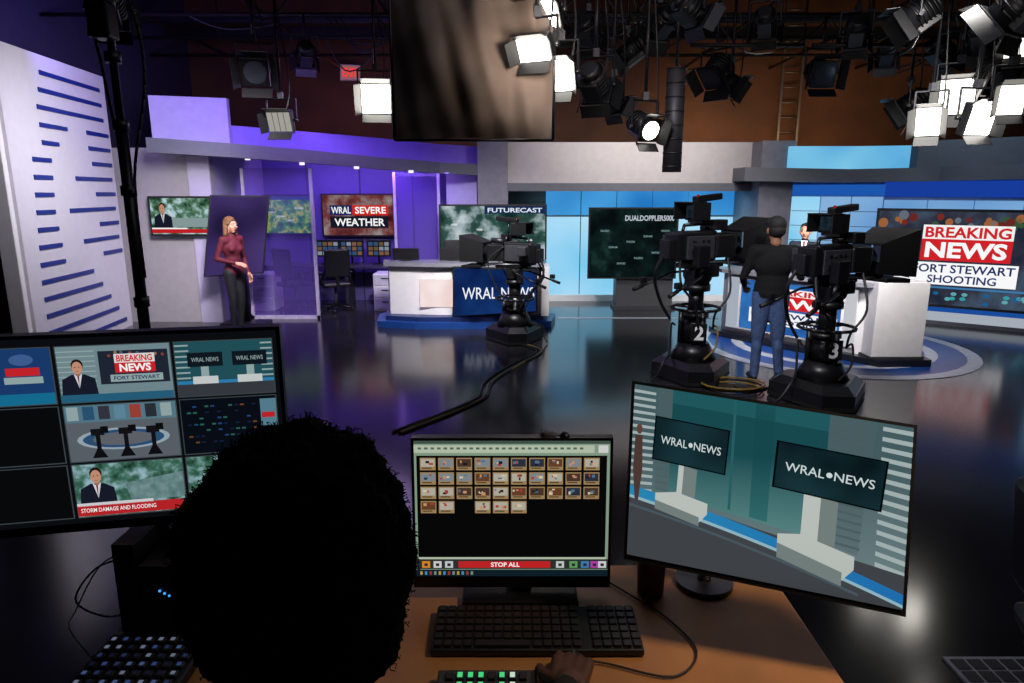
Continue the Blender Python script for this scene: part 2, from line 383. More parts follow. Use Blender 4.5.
    for k in range(30):
        random.seed(99 + k); s.circ(random.uniform(.02, .98), random.uniform(.85, .97), .018, .02, E(random.choice([(30, 110, 170), (60, 180, 190), (110, 190, 200)]), .7), 1, 10)
    s.rect(0, .8, 1, .82, E((60, 120, 170)), 1)
    red = E((206, 34, 40)); wt = E((248, 248, 250)); D = .045
    s.rect(.24 + D, .14, .76 + D, .29, E((240, 240, 240)), 3); s.text('BREAKING', .255 + D, .16, .745 + D, .275, red, 4, .03)
    s.rect(.24 + D, .29, .76 + D, .52, red, 3); s.text('NEWS', .265 + D, .32, .735 + D, .49, wt, 4, .035)
    s.rect(.19 + D, .54, .81 + D, .78, wt, 3); s.text('FORT STEWART', .205 + D, .56, .795 + D, .65, E((24, 40, 96)), 4, .02); s.text('SHOOTING', .3 + D, .675, .7 + D, .76, E((24, 40, 96)), 4, .02)
    b.done()
    b = B('exit_sign'); s = Screen(b, P(341, 65, 15.1), P(359, 66, 15.1), P(359, 79, 15.1), P(341, 79, 15.1)); s.case(.02, .09, WHITE)
    s.rect(0, 0, 1, 1, E((190, 110, 110), .6), 0); s.text('EXIT', .1, .2, .9, .8, E((240, 30, 40), 1.5), 1, .01); b.done()
displays()
def partitions():
    for k, (u0, u1, v0, Y) in enumerate(((246, 316, 168, 11.25), (395, 441, 172, 12.62))):
        b = B('glass_partition' + ('.001' if k else '')); x0, x1 = X(u0, 250, Y), X(u1, 250, Y); zt = Z(v0, Y)
        fr = M('frame_white', (210, 200, 225), .3, .3); z0 = 0
        b.bx(x0, x0 + .05, Y, Y + .05, z0, zt, fr); b.bx(x1 - .05, x1, Y, Y + .05, z0, zt, fr); b.bx(x0, x1, Y, Y + .05, z0, z0 + .06, fr)
        b.bx(x0 + .05, x1 - .05, Y + .02, Y + .03, z0 + .06, zt, glass('purple_glass', (120, 96, 190), .22)); b.done()
    b = B('set_column.002'); b.bx(X(447, 220, 12.6), X(477, 220, 12.6), 12.6, 12.75, 0, 2.5, LAV); b.bx(X(447, 220, 12.6) - .02, X(477, 220, 12.6), 12.58, 12.77, 0, .1, DARK); b.done()
partitions()
# ------------------------------------------------------------------ furniture helpers
def chair(b, x, y, z, yaw, mat, seat=.5, back=.55):
    old = b.xf; b.xf = Matrix.Translation((x, y, z)) @ Matrix.Rotation(yaw, 4, 'Z')
    for k in range(5):
        a = k * 1.2566; p = V((.29 * math.cos(a), .29 * math.sin(a), .07))
        b.cyl((0, 0, .1), p, .025, BLACK2, .016, 8); b.cyl(p + V((-.02 * math.sin(a), .02 * math.cos(a), -.04)), p + V((.02 * math.sin(a), -.02 * math.cos(a), -.04)), .03, BLACK, seg=10)
    b.cyl((0, 0, .08), (0, 0, seat - .04), .028, STEEL)
    b.box((0, 0, seat), (.48, .46, .08), mat, bev=.03)
    b.box((0, .23, seat + .12), (.06, .03, .3), BLACK2); b.box((0, .25, seat + .14 + back / 2), (.44, .06, back), mat, rot=(-.1, 0, 0), bev=.028)
    for s in (-1, 1):
        b.cyl((s * .26, .05, seat), (s * .26, .05, seat + .2), .015, BLACK2, seg=8); b.box((s * .26, 0, seat + .21), (.06, .26, .03), BLACK, bev=.01)
    b.xf = old
def arc(cx, cy, r, a0, a1, n): return [(cx + r * math.cos(math.radians(a0 + (a1 - a0) * i / n)), cy + r * math.sin(math.radians(a0 + (a1 - a0) * i / n))) for i in range(n + 1)]
def wedge(b, cx, cy, r0, r1, a0, a1, z0, z1, mat, n=16):
    o = arc(cx, cy, r1, a0, a1, n); i_ = arc(cx, cy, r0, a0, a1, n)
    for k in range(n):
        if r0 == 0: b.prism([(cx, cy), o[k], o[k + 1]], z0, z1, mat)
        else: b.prism([i_[k], o[k], o[k + 1], i_[k + 1]], z0, z1, mat)
NAVY = M('platform_blue', (24, 62, 130), .35)
def desk_left():
    b = B('anchor_desk')
    b.prism([(-2.2, 11.2), (-2.12, 10.55), (-1.5, 10.38), (.1, 10.38), (.62, 10.55), (.72, 11.2), (.5, 11.5), (-2.0, 11.5)][::-1], 0, .1, NAVY)
    b.prism([(-2.08, 11.2), (-2.0, 10.64), (-1.45, 10.48), (.05, 10.48), (.5, 10.62), (.6, 11.2), (.4, 11.4), (-1.9, 11.4)][::-1], .1, .17, M('platform_dark', (22, 40, 90), .4))
    b.prism([(-2.02, 11.1), (-1.95, 10.82), (-1.2, 10.7), (-.95, 10.7), (-.95, 11.1)][::-1], .17, .94, WHITE)
    b.prism([(-1.0, 11.1), (-1.0, 10.74), (.42, 10.74), (.5, 11.1)][::-1], .17, .94, GREY)
    b.prism([(-2.1, 11.2), (-2.02, 10.74), (-1.2, 10.6), (.45, 10.6), (.56, 11.2)][::-1], .94, 1.0, M('desk_top_grey', (120, 120, 128), .25))
    s = Screen(b, P(420, 279, 10.69), P(455, 279, 10.69), P(455, 307, 10.69), P(420, 307, 10.69)); s.rect(0, 0, 1, 1, EN('warm_panel', [(0.3, (235, 205, 200)), (.7, (252, 242, 242))], 2, 1.0, 1), 0)
    s = Screen(b, P(454, 268, 10.5), P(536, 271, 10.52), P(536, 311, 10.52), P(454, 316, 10.5), .003); s.case(.02, .05, BLACK)
    s.rect(0, 0, 1, 1, EN('blue_panel', [(0.3, (10, 26, 72)), (.7, (22, 58, 120))], 2, .9), 0); s.text('WRAL NEWS', .1, .4, .98, .66, E((235, 240, 250)), 1, .004)
    b.bx(.46, .58, 10.6, 11.1, .17, .95, WHITE)
    b.done()
    b = B('desk_monitor')
    for x in (-1.7, -.95, -.3): b.box((x, 10.98, 1.11), (.42, .03, .2), BLACK, rot=(.3, 0, 0), bev=.005); b.box((x, 11.0, 1.016), (.16, .12, .03), BLACK)
    b.done()
    for k, x in enumerate((-.9, -.1)):
        b = B('presenter_chair' + ('.%03d' % k if k else '')); chair(b, x, 11.82, 0, math.pi * (0 if k else .1), BLACK, .62, .5); b.done()
desk_left()
def desk_right():
    cx, cy = 4.4, 9.25
    b = B('floor_circle_decal')
    wedge(b, cx, cy, 0, 1.15, 0, 360, .002, .006, M('decal_blue', (26, 66, 136), .3), 40)
    wedge(b, cx, cy, 1.15, 1.3, 0, 360, .002, .007, M('decal_white', (170, 175, 190), .3), 40)
    wedge(b, cx, cy, 1.3, 1.62, 0, 360, .002, .006, M('decal_blue', (26, 66, 136), .3), 40)
    wedge(b, cx, cy, 1.62, 1.78, 0, 360, .002, .007, M('decal_white', (170, 175, 190), .3), 40); b.done()
    b = B('anchor_desk.001')
    pl = [(3.0, 10.2), (3.02, 9.85), (3.6, 9.05), (4.2, 8.35), (4.45, 8.02), (5.1, 8.05), (5.15, 8.4), (4.75, 9.0), (4.2, 9.7), (3.7, 10.2)]
    b.prism(pl, .007, .09, M('plinth_black', (24, 26, 34), .3))
    fr = [(3.12, 10.0), (3.16, 9.86), (3.7, 9.15), (4.3, 8.42), (4.42, 8.3), (4.75, 8.55), (3.6, 10.05)]
    b.prism(fr, .09, .95, WHITE)
    b.bx(4.38, 5.0, 8.1, 8.75, .09, 1.03, WHITE, .008); b.bx(4.36, 5.02, 8.08, 8.77, .09, .12, DARK)
    tp = [(2.98, 10.15), (3.02, 9.8), (3.6, 9.0), (4.25, 8.26), (4.4, 8.2), (4.85, 8.6), (3.7, 10.15)]
    b.prism(tp, .95, 1.0, M('desk_top_grey', (120, 120, 128), .25))
    A, C = V((3.14, 9.8, 0)), V((4.3, 8.38, 0)); n = V((-.77, -.63, 0))
    A, C = A + n * .03, C + n * .03
    s = Screen(b, A + V((0, 0, .9)), C + V((0, 0, .9)), C + V((0, 0, .17)), A + V((0, 0, .17)), .004); s.case(.0, .02, WHITE)
    s.rect(0, 0, .1, 1, E((190, 200, 215), .7), 0)
    s.rect(.12, .03, .9, .97, EN('desk_blue_panel', [(0.3, (22, 70, 150)), (.7, (60, 130, 200))], 2, .9), 0)
    s.rect(.92, 0, 1, 1, E((225, 228, 235), .7), 0)
    s.rect(.25, .12, .85, .25, E((240, 240, 240)), 1); s.text('BREAKING', .27, .14, .83, .24, E((206, 34, 40)), 2, .03)
    s.rect(.25, .25, .85, .5, E((206, 34, 40)), 1); s.text('NEWS', .28, .29, .82, .47, E((248, 248, 250)), 2, .03)
    s.rect(.2, .54, .88, .82, E((240, 240, 244)), 1); s.text('FT STEWART', .22, .57, .86, .67, E((24, 40, 96)), 2, .02); s.text('SHOOTING', .3, .7, .8, .79, E((24, 40, 96)), 2, .02)
    b.done()
desk_right()
def office():
    b = B('weather_desk'); z = .74
    b.bx(-4.6, -2.2, 12.6, 13.2, z - .04, z, M('counter_dark', (60, 56, 70), .3))
    for x in (-4.55, -3.1, -2.26): b.bx(x, x + .05, 12.62, 13.2, 0, z - .04, DARK)
    b.done()
    for k, u in enumerate((327, 351, 378)):
        b = B('computer_monitor' + ('.%03d' % k if k else '')); Y = 12.9; x = X(u, 250, Y)
        s = Screen(b, (x - .2, Y, 1.18), (x + .22, Y, 1.18), (x + .22, Y, .9), (x - .2, Y, .9)); s.case(.015, .04, BLACK)
        s.rect(0, 0, 1, 1, E((20, 24, 34)), 0)
        for r in range(3):
            for c in range(4): s.rect(.05 + c * .24, .08 + r * .31, .24 + c * .24, .32 + r * .31, E(random.choice([(150, 160, 175), (120, 90, 60), (60, 90, 130), (140, 100, 76)]), .7), 1)
        b.cyl((x, Y + .06, z), (x, Y + .06, 1.0), .02, BLACK2); b.box((x, Y + .03, z + .01), (.2, .16, .02), BLACK); b.done()
    for k, u in enumerate((374, 251)):
        b = B('filing_cabinet' + ('.%03d' % k if k else '')); x = X(u, 290, 12.1)
        b.bx(x, x + .42, 12.05, 12.55, 0, .66, WHITE, .01)
        for j in range(3): b.bx(x + .02, x + .4, 12.035, 12.05, .04 + j * .21, .22 + j * .21, M('drawer_white', (190, 186, 200), .4)); b.bx(x + .15, x + .27, 12.02, 12.035, .16 + j * .21, .175 + j * .21, STEEL)
        b.done()
    for k, u in enumerate((296, 336)):
        b = B('office_chair' + ('.%03d' % k if k else '')); chair(b, X(u, 300, 12.1), 12.1, 0, 2.6 + k, BLACK, .48, .5); b.done()
office()
# ------------------------------------------------------------------ broadcast camera on pedestal
def pedcam(name, x, y, yaw, top, num, R0=.46, k=1.18, hood=1.0):
    T = Matrix.Translation((x, y, 0)) @ Matrix.Rotation(yaw, 4, 'Z'); b = B(name, T)
    hexa = lambda r, ph=0: [(r * math.cos(math.radians(a + ph)), r * math.sin(math.radians(a + ph))) for a in (-18, 18, 102, 138, 222, 258)]
    b.prism(hexa(R0), .03, .17, BLACK2); b.prism(hexa(R0 * 1.02), .015, .05, RUBBER); b.prism(hexa(R0 * .96), .17, .24, BLACK2, .8)
    for a in (0, 120, 240):
        c = V((R0 * .75 * math.cos(math.radians(a)), R0 * .75 * math.sin(math.radians(a)), .06)); t = V((-math.sin(math.radians(a)), math.cos(math.radians(a)), 0)) * .03
        b.cyl(c - t, c + t, .06, RUBBER)
    z = top - .93 * k
    b.cyl((0, 0, .22), (0, 0, .42), .27, BLACK2, .17, 20); b.cyl((0, 0, .42), (0, 0, z - .3), .14, BLACK2, .125, 20); b.cyl((0, 0, z - .3), (0, 0, z - .25), .15, BLACK)
    b.cyl((0, 0, z - .25), (0, 0, z), .085, BLACK2, seg=18)
    for a in (20, 140, 260): c = V((.155 * math.cos(math.radians(a)), .155 * math.sin(math.radians(a)), 0)); b.cyl(c + V((0, 0, .36)), c + V((0, 0, z - .22)), .028, BLACK)
    ring = [(.27 * math.cos(i * .3927), .27 * math.sin(i * .3927), z - .2) for i in range(16)]; b.tube(ring, .017, BLACK, 8, True)
    for i in (0, 5, 10): b.cyl((0, 0, z - .2), ring[i], .012, BLACK2, seg=8)
    b.xf = T @ Matrix.Translation((0, 0, z)) @ Matrix.Scale(k, 4) @ Matrix.Translation((0, 0, -z))
    b.cyl((0, 0, z), (0, 0, z + .06), .13, BLACK); b.box((0, 0, z + .13), (.2, .16, .18), BLACK2, bev=.02); b.cyl((0, -.13, z + .15), (0, .13, z + .15), .07, BLACK)
    b.box((.02, 0, z + .25), (.5, .13, .05), BLACK, bev=.008)
    zb = z + .43
    b.box((-.06, 0, zb), (.44, .15, .29), BLACK, bev=.02); b.box((-.06, .085, zb), (.34, .03, .22), DARK, bev=.008); b.box((-.06, -.085, zb - .01), (.34, .03, .22), DARK, bev=.008)
    for j in range(4): b.box((-.16 + j * .06, -.103, zb + .05), (.03, .006, .02), STEEL if j == 1 else BLACK)
    b.box((-.1, -.104, zb - .05), (.16, .006, .05), BLACK, bev=.002)
    b.box((-.3, 0, zb), (.1, .2, .26), BLACK2, bev=.015); b.box((-.38, .02, zb - .02), (.07, .14, .18), BLACK, bev=.01)
    b.box((.26, 0, zb), (.26, .21, .23), BLACK, bev=.02); b.cyl((.3, 0, zb), (.46, 0, zb), .085, BLACK2, .095, 20); b.cyl((.455, 0, zb), (.465, 0, zb), .075, glass('lens_glass', (20, 20, 40), 1))
    b.tube([(-.22, 0, zb + .13), (-.2, 0, zb + .2), (.12, 0, zb + .21), (.16, 0, zb + .13)], .016, BLACK)
    b.box((-.02, 0, zb + .24), (.1, .2, .05), BLACK2); b.box((-.04, .0, zb + .325), (.09, .26, .17), BLACK, bev=.01)
    b.box((-.09, 0, zb + .325), (.01, .2, .12), EN('viewfinder_picture', [(.3, (14, 20, 28)), (.7, (50, 70, 84))], 14, .5))
    for s in (-1, 1): b.box((-.15, s * .13, zb + .33), (.14, .01, .16), BLACK)
    b.box((-.15, 0, zb + .41), (.15, .27, .01), BLACK)
    b.box((.1, .03, zb + .45), (.32, .08, .06), BLACK2, bev=.01, rot=(0, -.1, 0)); b.cyl((.08, .03, zb + .2), (.08, .03, zb + .44), .012, BLACK2)
    b.box((.16, -.08, zb + .2), (.14, .1, .1), BLACK2, bev=.01); b.cyl((.12, .1, zb + .16), (.3, .1, zb + .17), .035, BLACK)
    hx = .42 + .42 * hood
    b.frustum(.42, zb, .3, .27, hx, zb + .05, .52 * hood, .46 * hood, BLACK); b.frustum(.43, zb, .28, .25, hx - .005, zb + .05, .5 * hood, .44 * hood, BLACK2)
    b.mesh([(.45, -.18 * hood, zb + .18 * hood), (.45, .18 * hood, zb + .18 * hood), (hx - .06, .2 * hood, zb - .14 * hood), (hx - .06, -.2 * hood, zb - .14 * hood)], [(0, 1, 2, 3)], glass('prompter_glass', (150, 170, 180), .2))
    b.box((.42 + .24 * hood, 0, zb - .2), (.36 * hood, .42 * hood, .04), BLACK, bev=.008, rot=(0, .06, 0)); b.box((.42 + .24 * hood, 0, zb - .177), (.3 * hood, .36 * hood, .004), E((22, 26, 32)), rot=(0, .06, 0))
    for s in (-1, 1): b.cyl((-.1, s * .07, z + .28), (.78 * hood, s * .07, z + .25), .01, STEEL)
    b.box((.5, 0, z + .32), (.04, .26, .16), BLACK2)
    for s in (-1, 1):
        b.tube([(-.02, s * .12, z + .18), (-.14, s * .2, z + .16), (-.48, s * .25, z + .04)], .012, BLACK2); b.cyl((-.46, s * .245, z + .05), (-.57, s * .262, z + .01), .02, RUBBER)
        b.box((-.46, s * .25, z + .1), (.07, .05, .06), BLACK, bev=.01)
    b.box((-.15, -.2, zb - .08), (.14, .09, .2), BLACK2, bev=.01); b.box((-.2, .2, zb + .04), (.12, .08, .12), DARK, bev=.01)
    b.box((.05, -.12, z + .2), (.16, .08, .12), BLACK, bev=.01)
    b.curve([(-.36, .03, zb), (-.46, .08, zb - .25), (-.3, .18, z - .1), (-.16, .18, z - .3)], .016, RUBBER, seg=6)
    b.curve([(-.3, -.08, zb - .1), (-.36, -.18, z + .1), (-.2, -.2, z - .1), (-.1, -.16, z - .34)], .012, RUBBER, seg=6)
    b.curve([(.3, -.08, zb - .1), (.2, -.24, z), (.05, -.22, z - .2), (.1, -.15, z - .36)], .011, RUBBER, seg=6)
    b.curve([(.1, .1, zb + .1), (.3, .22, zb - .1), (.2, .2, z), (.0, .16, z - .3)], .009, RUBBER, seg=6)
    b.sph((-.05, 0, zb + .47), .014, E((200, 30, 20), .5))
    b.xf = T
    b.curve([(-.18, .12, z - .4), (-.2, .16, .6), (-.26, .1, .3), (-.42, .0, .24), (-R0 - .04, 0, .1), (-R0 - .1, .04, .02)], .014, RUBBER, seg=6)
    b.curve([(.12, -.15, z - .4), (.15, -.2, .6), (.1, -.25, .4), (-.1, -.28, .28)], .011, M('yellow_cable', (120, 96, 40), .5) if num == '2' else RUBBER, seg=6)
    b.xf = Matrix.Translation((x, y, 0)); b.box((0, -.195, .56), (.17, .02, .2), BLACK); b.box((0, -.16, .56), (.06, .07, .06), BLACK)
    b.text(num, (0, -.208, .56), (1, 0, 0), (0, 0, 1), .16, M('number_white', (235, 235, 235), .4), .03)
    b.done()
pedcam('studio_camera', .04, 9.6, math.radians(155), 1.76, '1', .42, 1.02, .8)
pedcam('studio_camera.001', 2.07, 7.6, math.radians(28), 2.08, '2', .46, 1.15, .9)
pedcam('studio_camera.002', 3.17, 6.75, math.radians(26), 1.98, '3', .5, 1.1, .95)
# ------------------------------------------------------------------ people
def remesh(bm, vox, it=4):
    me = bpy.data.meshes.new('tmp'); bm.to_mesh(me); bm.free(); ob = bpy.data.objects.new('tmp', me); scene.collection.objects.link(ob)
    r = ob.modifiers.new('r', 'REMESH'); r.mode = 'VOXEL'; r.voxel_size = vox
    s = ob.modifiers.new('s', 'SMOOTH'); s.factor = .5; s.iterations = it
    dg = bpy.context.evaluated_depsgraph_get(); out = bpy.data.meshes.new_from_object(ob.evaluated_get(dg))
    bpy.data.objects.remove(ob); bpy.data.meshes.remove(me)
    for p in out.polygons: p.use_smooth = True
    return out
def blob(name, parts, vox, mats, pick, parent, xf, it=4):
    b = B('x', xf)
    for p in parts:
        if p[0] == 'c':
            _, a, c, r0, r1 = p; b.cyl(a, c, r0, BLACK, r1, 16); b.sph(a, r0, BLACK); b.sph(c, r1, BLACK)
        else: b.sph(p[1], p[2], BLACK, p[3] if len(p) > 3 else None, 3)
    me = remesh(b.bm, vox, it); me.materials.clear()
    for m in mats: me.materials.append(m)
    if pick:
        inv = xf.inverted()
        for p in me.polygons: p.material_index = pick(inv @ p.center)
    me.name = name; ob = bpy.data.objects.new(name, me); scene.collection.objects.link(ob); ob.parent = parent; return ob
def segd(p, a, c):
    d = c - a; t = max(0, min(1, (p - a).dot(d) / max(d.length_squared, 1e-9))); return (p - a - d * t).length
def hand(name, parent, xf, wrist, d, back, side, skin, curl=.35, vox=.0045, sc=1.0):
    Yv = V(d).normalized(); Zv = (V(back) - Yv * V(back).dot(Yv)).normalized(); Xv = Yv.cross(Zv)
    R = Matrix((Xv, Yv, Zv)).transposed().to_4x4(); T = xf @ Matrix.Translation(V(wrist)) @ R @ Matrix.Scale(sc, 4)
    pr = [('c', V((0, -.02, 0)), V((0, .02, 0)), .026, .027)]
    for k, (x, L) in enumerate(((.032, .068), (.011, .08), (-.011, .074), (-.031, .058))):
        x *= side; pr.append(('c', V((x * .7, .015, 0)), V((x, .088, .002)), .016, .0125))
        p = V((x, .09, .002)); a = curl * (.7 + .12 * k)
        for j, f in enumerate((.45, .31, .24)):
            q = p + V((x * .04, math.cos(a), -math.sin(a))) * L * f; pr.append(('c', p, q, .0098 - j * .001, .009 - j * .001)); p = q; a += curl * 1.1
    p = V((side * .028, .02, -.004)); q = p + V((side * .026, .03, -.008)); r = q + V((side * .012, .028, -.008)); t = r + V((side * .002, .022, -.006))
    pr += [('c', p, q, .016, .0125), ('c', q, r, .012, .0105), ('c', r, t, .0105, .0085)]
    return blob(name, pr, vox, [skin], None, parent, T, 2)
def human(name, loc, yaw, sc, col, J=None, hair=None, female=False, head_yaw=0, head_pitch=0, seated=False, back=(None, None), curl=(.35, .35), girth=1.0, cap=None, hs=1.0, collar=False):
    e = bpy.data.objects.new(name, None); e.location = loc; scene.collection.objects.link(e)
    T = Matrix.Rotation(yaw, 4, 'Z') @ Matrix.Scale(sc, 4)
    g = girth; sw = .155 if female else .18
    D = dict(pel=(0, 0, .97), hd=(0, -.015, 1.63), shR=(-sw, 0, 1.43), shL=(sw, 0, 1.43), elR=(-sw - .07, .02, 1.13), elL=(sw + .07, .02, 1.13), wrR=(-sw - .08, -.05, .88), wrL=(sw + .08, -.05, .88),
             hpR=(-.085, 0, .93), hpL=(.085, 0, .93), knR=(-.1, -.015, .5), knL=(.1, -.015, .5), anR=(-.11, .02, .09), anL=(.11, .02, .09), toR=(-.13, -.15, .035), toL=(.13, -.15, .035))
    if J: D.update(J)
    D = {k: V(v) for k, v in D.items()}; pel = D['pel']
    sh = (D['shR'] + D['shL']) / 2; nk = sh + V((0, 0, .05)); hd = D['hd']
    w = .9 if female else 1.0; ch = pel.lerp(sh, .68); wa = pel.lerp(sh, .3)
    parts = [('e', pel, (.16 * w * g + (.01 if female else 0), .115 * g, .12)), ('e', wa, (.14 * w * g, .1 * g, .15)), ('e', ch, (.168 * w * g, .115 * g, .18)),
             ('c', D['shR'].lerp(D['shL'], .12) - V((0, 0, .02)), D['shL'].lerp(D['shR'], .12) - V((0, 0, .02)), .068 * g, .068 * g), ('c', sh, nk + V((0, -.005, .0)), .075, .055), ('c', nk, hd - V((0, -.01, .06)), .05, .05)]
    if female: parts += [('e', ch + V((s * .07, -.085, .0)), (.06, .05, .06)) for s in (-1, 1)]
    else: parts += [('e', pel.lerp(wa, .5), (.15 * g, .11 * g, .14))]
    seg = [(pel, sh, 0, .13), (D['shR'], D['shL'], 0, .07), (nk + V((0, 0, .01)), hd, 2, .05)]
    for s in 'RL':
        S, El, W_, H, K, A, To = (D[k + s] for k in ('sh', 'el', 'wr', 'hp', 'kn', 'an', 'to'))
        parts += [('c', S, El, .056 * g * w, .043 * w), ('c', El, W_, .043 * w, .029), ('c', H, K, .09 * g, .06 * (g if g > 1.12 else 1)), ('c', K, A, .06, .042 * (g if g > 1.12 else 1)), ('e', K.lerp(A, .3) + V((0, .015, 0)), (.05, .055, .11)),
                  ('c', A - V((0, 0, .03)), To, .043, .036), ('c', A + V((0, .03, -.045)), To, .038, .034)]
        seg += [(S, El, 0, .05), (El, W_, col.get('fore', 0), .04), (H, K, 1, .08), (K, A, 1, .05), (A - V((0, 0, .04)), To, 3, .045)]
    def pick(p):
        q = min(seg, key=lambda s_: segd(p, s_[0], s_[1]) - s_[3]); m = q[2]
        if m == 0 and not seated and p.z < col.get('hem', .93) and q[0] != D['elR'] and q[0] != D['elL']: m = 1
        if m == 1 and p.z > pel.z + .02 and not seated: m = 0
        return m
    blob(name + '_body', parts, .013 * 1.0, [col['top'], col['legs'], col['skin'], col['shoe']], pick, e, T, 5)
    hc = hd; HT = T @ Matrix.Translation(hc) @ Matrix.Rotation(head_yaw, 4, 'Z') @ Matrix.Rotation(head_pitch, 4, 'X') @ Matrix.Scale(hs, 4)
    hp = [('e', V((0, .012, .022)), (.076, .095, .098)), ('e', V((0, -.018, -.03)), (.062, .075, .085)), ('e', V((0, -.048, -.088)), (.032, .032, .026)), ('c', V((0, -.088, .008)), V((0, -.112, -.026)), .008, .013),
          ('c', V((-.032, -.08, .026)), V((.032, -.08, .026)), .012, .012), ('e', V((-.078, .008, -.008)), (.012, .02, .032)), ('e', V((.078, .008, -.008)), (.012, .02, .032)), ('c', V((0, .01, -.06)), V((0, .02, -.12)), .05, .05),
          ('e', V((-.04, -.065, -.03)), (.025, .022, .025)), ('e', V((.04, -.065, -.03)), (.025, .022, .025))]
    blob(name + '_head', hp, .006, [col['skin']], None, e, HT, 3)
    b = B(name + '_face', HT)
    for s in (-1, 1):
        b.sph((s * .029, -.084, .004), (.013, .008, .008), M('eye_white', (225, 222, 218), .3)); b.sph((s * .029, -.09, .004), (.006, .004, .006), M('iris_dark', (40, 28, 22), .2))
        b.sph((s * .03, -.09, .024), (.017, .005, .0035), col['hair'])
    b.sph((0, -.092, -.062), (.023, .008, .006), col.get('lip', M('lips', (150, 80, 76), .5))); b.done(e)
    if collar:
        b = B(name + '_shirt', T); c = D['shR'].lerp(D['shL'], .5)
        b.mesh([c + V(p) for p in ((-.05, -.075, .06), (.05, -.075, .06), (0, -.135, -.16))], [(0, 1, 2)], M('shirt_white', (215, 215, 220), .6))
        b.mesh([c + V(p) for p in ((-.014, -.085, .05), (.014, -.085, .05), (.02, -.14, -.12), (0, -.145, -.15), (-.02, -.14, -.12))], [(0, 1, 2, 3, 4)], M('tie_red', (110, 20, 30), .5)); b.done(e)
    if hair: blob(name + '_hair', hair, .007, [col['hair']], None, e, HT, 2)
    if cap:
        b = B(name + '_cap', HT); b.sph((0, .012, .05), (.086, .104, .085), cap, sub=3); b.box((0, -.12, .055), (.13, .09, .012), cap, rot=(.15, 0, 0), bev=.005); b.done(e)
    for i, s in enumerate('RL'):
        El, W_ = D['el' + s], D['wr' + s]; d = (W_ - El).normalized(); bk = back[i] or ((-1, 0, .1) if s == 'R' else (1, 0, .1))
        hand(name + '_hand_' + s.lower(), e, T, W_, d, bk, -1 if s == 'R' else 1, col['skin'], curl[i])
    return e
skinA = M('skin_fair', (205, 150, 124), .5, var=.04); skinB = M('skin_tan', (150, 104, 80), .5, var=.05); skinC = M('skin_brown', (80, 50, 36), .5, var=.05)
# weather presenter
lh = [('e', V((0, .024, .036)), (.088, .1, .098)), ('c', V((-.07, .03, .03)), V((-.088, .02, -.13)), .034, .036), ('c', V((.07, .03, .03)), V((.088, .02, -.13)), .034, .036), ('e', V((0, .07, -.06)), (.08, .045, .12)),
      ('c', V((-.02, -.06, .1)), V((-.078, -.03, .02)), .022, .02), ('c', V((-.02, -.06, .1)), V((.078, -.03, .02)), .022, .02)]
human('weather_presenter', (-4.14, 10.15, 0), math.radians(60), .985, dict(top=M('maroon_top', (88, 12, 32), .75), legs=M('black_trousers', (18, 18, 22), .7), skin=skinA, shoe=BLACK, hair=M('brown_blonde_hair', (112, 76, 44), .6, scale=40, var=.35), hem=.9),
      J=dict(elR=(-.24, .05, 1.14), wrR=(-.1, -.2, 1.08), elL=(.23, .05, 1.13), wrL=(.22, -.06, .89), anR=(-.07, .02, .09), anL=(.07, .03, .09), toR=(-.09, -.13, .035), toL=(.1, -.12, .035), knR=(-.08, -.03, .5), knL=(.075, -.015, .5)), hair=lh, female=True, back=((-.3, -.3, 1), (1, 0, 0)))
# camera operator (seen from behind)
ch = [('e', V((0, .03, .0)), (.08, .09, .075))]
human('camera_operator', (2.84, 7.42, 0), math.radians(168), 1.035, dict(top=M('black_shirt', (17, 17, 20), .9, spec=.25), legs=M('blue_jeans', (62, 82, 122), .85, var=.25, scale=30), skin=skinB, shoe=M('black_shoes', (22, 22, 24), .6), hair=M('dark_hair', (24, 20, 18), .8), hem=.93),
      J=dict(shR=(-.19, 0, 1.42), shL=(.19, 0, 1.42), elR=(-.29, -.04, 1.14), wrR=(-.28, -.2, 1.3), elL=(.29, -.02, 1.13), wrL=(.25, -.2, 1.02), anR=(-.14, .03, .09), anL=(.11, .0, .09), toR=(-.18, -.13, .035), toL=(.14, -.16, .035)), hair=ch, girth=1.2, hs=1.1, head_yaw=.2, cap=M('black_cap', (18, 18, 20), .8), back=((-1, 0, 0), (1, 0, .4)), curl=(.7, .6))
# anchor standing behind the right desk
mh = [('e', V((0, .03, .045)), (.084, .09, .085)), ('c', V((-.04, -.06, .1)), V((.04, -.06, .1)), .018, .018)]
human('news_anchor', (4.32, 10.15, 0), math.radians(-30), .93, dict(top=M('navy_suit', (24, 28, 44), .8), legs=M('navy_suit', (24, 28, 44), .8), skin=skinA, shoe=BLACK, hair=M('dark_hair', (24, 20, 18), .8)),
      J=dict(elR=(-.25, -.02, 1.13), wrR=(-.14, -.24, 1.1), elL=(.25, -.02, 1.13), wrL=(.14, -.24, 1.1)), hair=mh, back=((0, 0, 1), (0, 0, 1)), hs=1.05, collar=True)
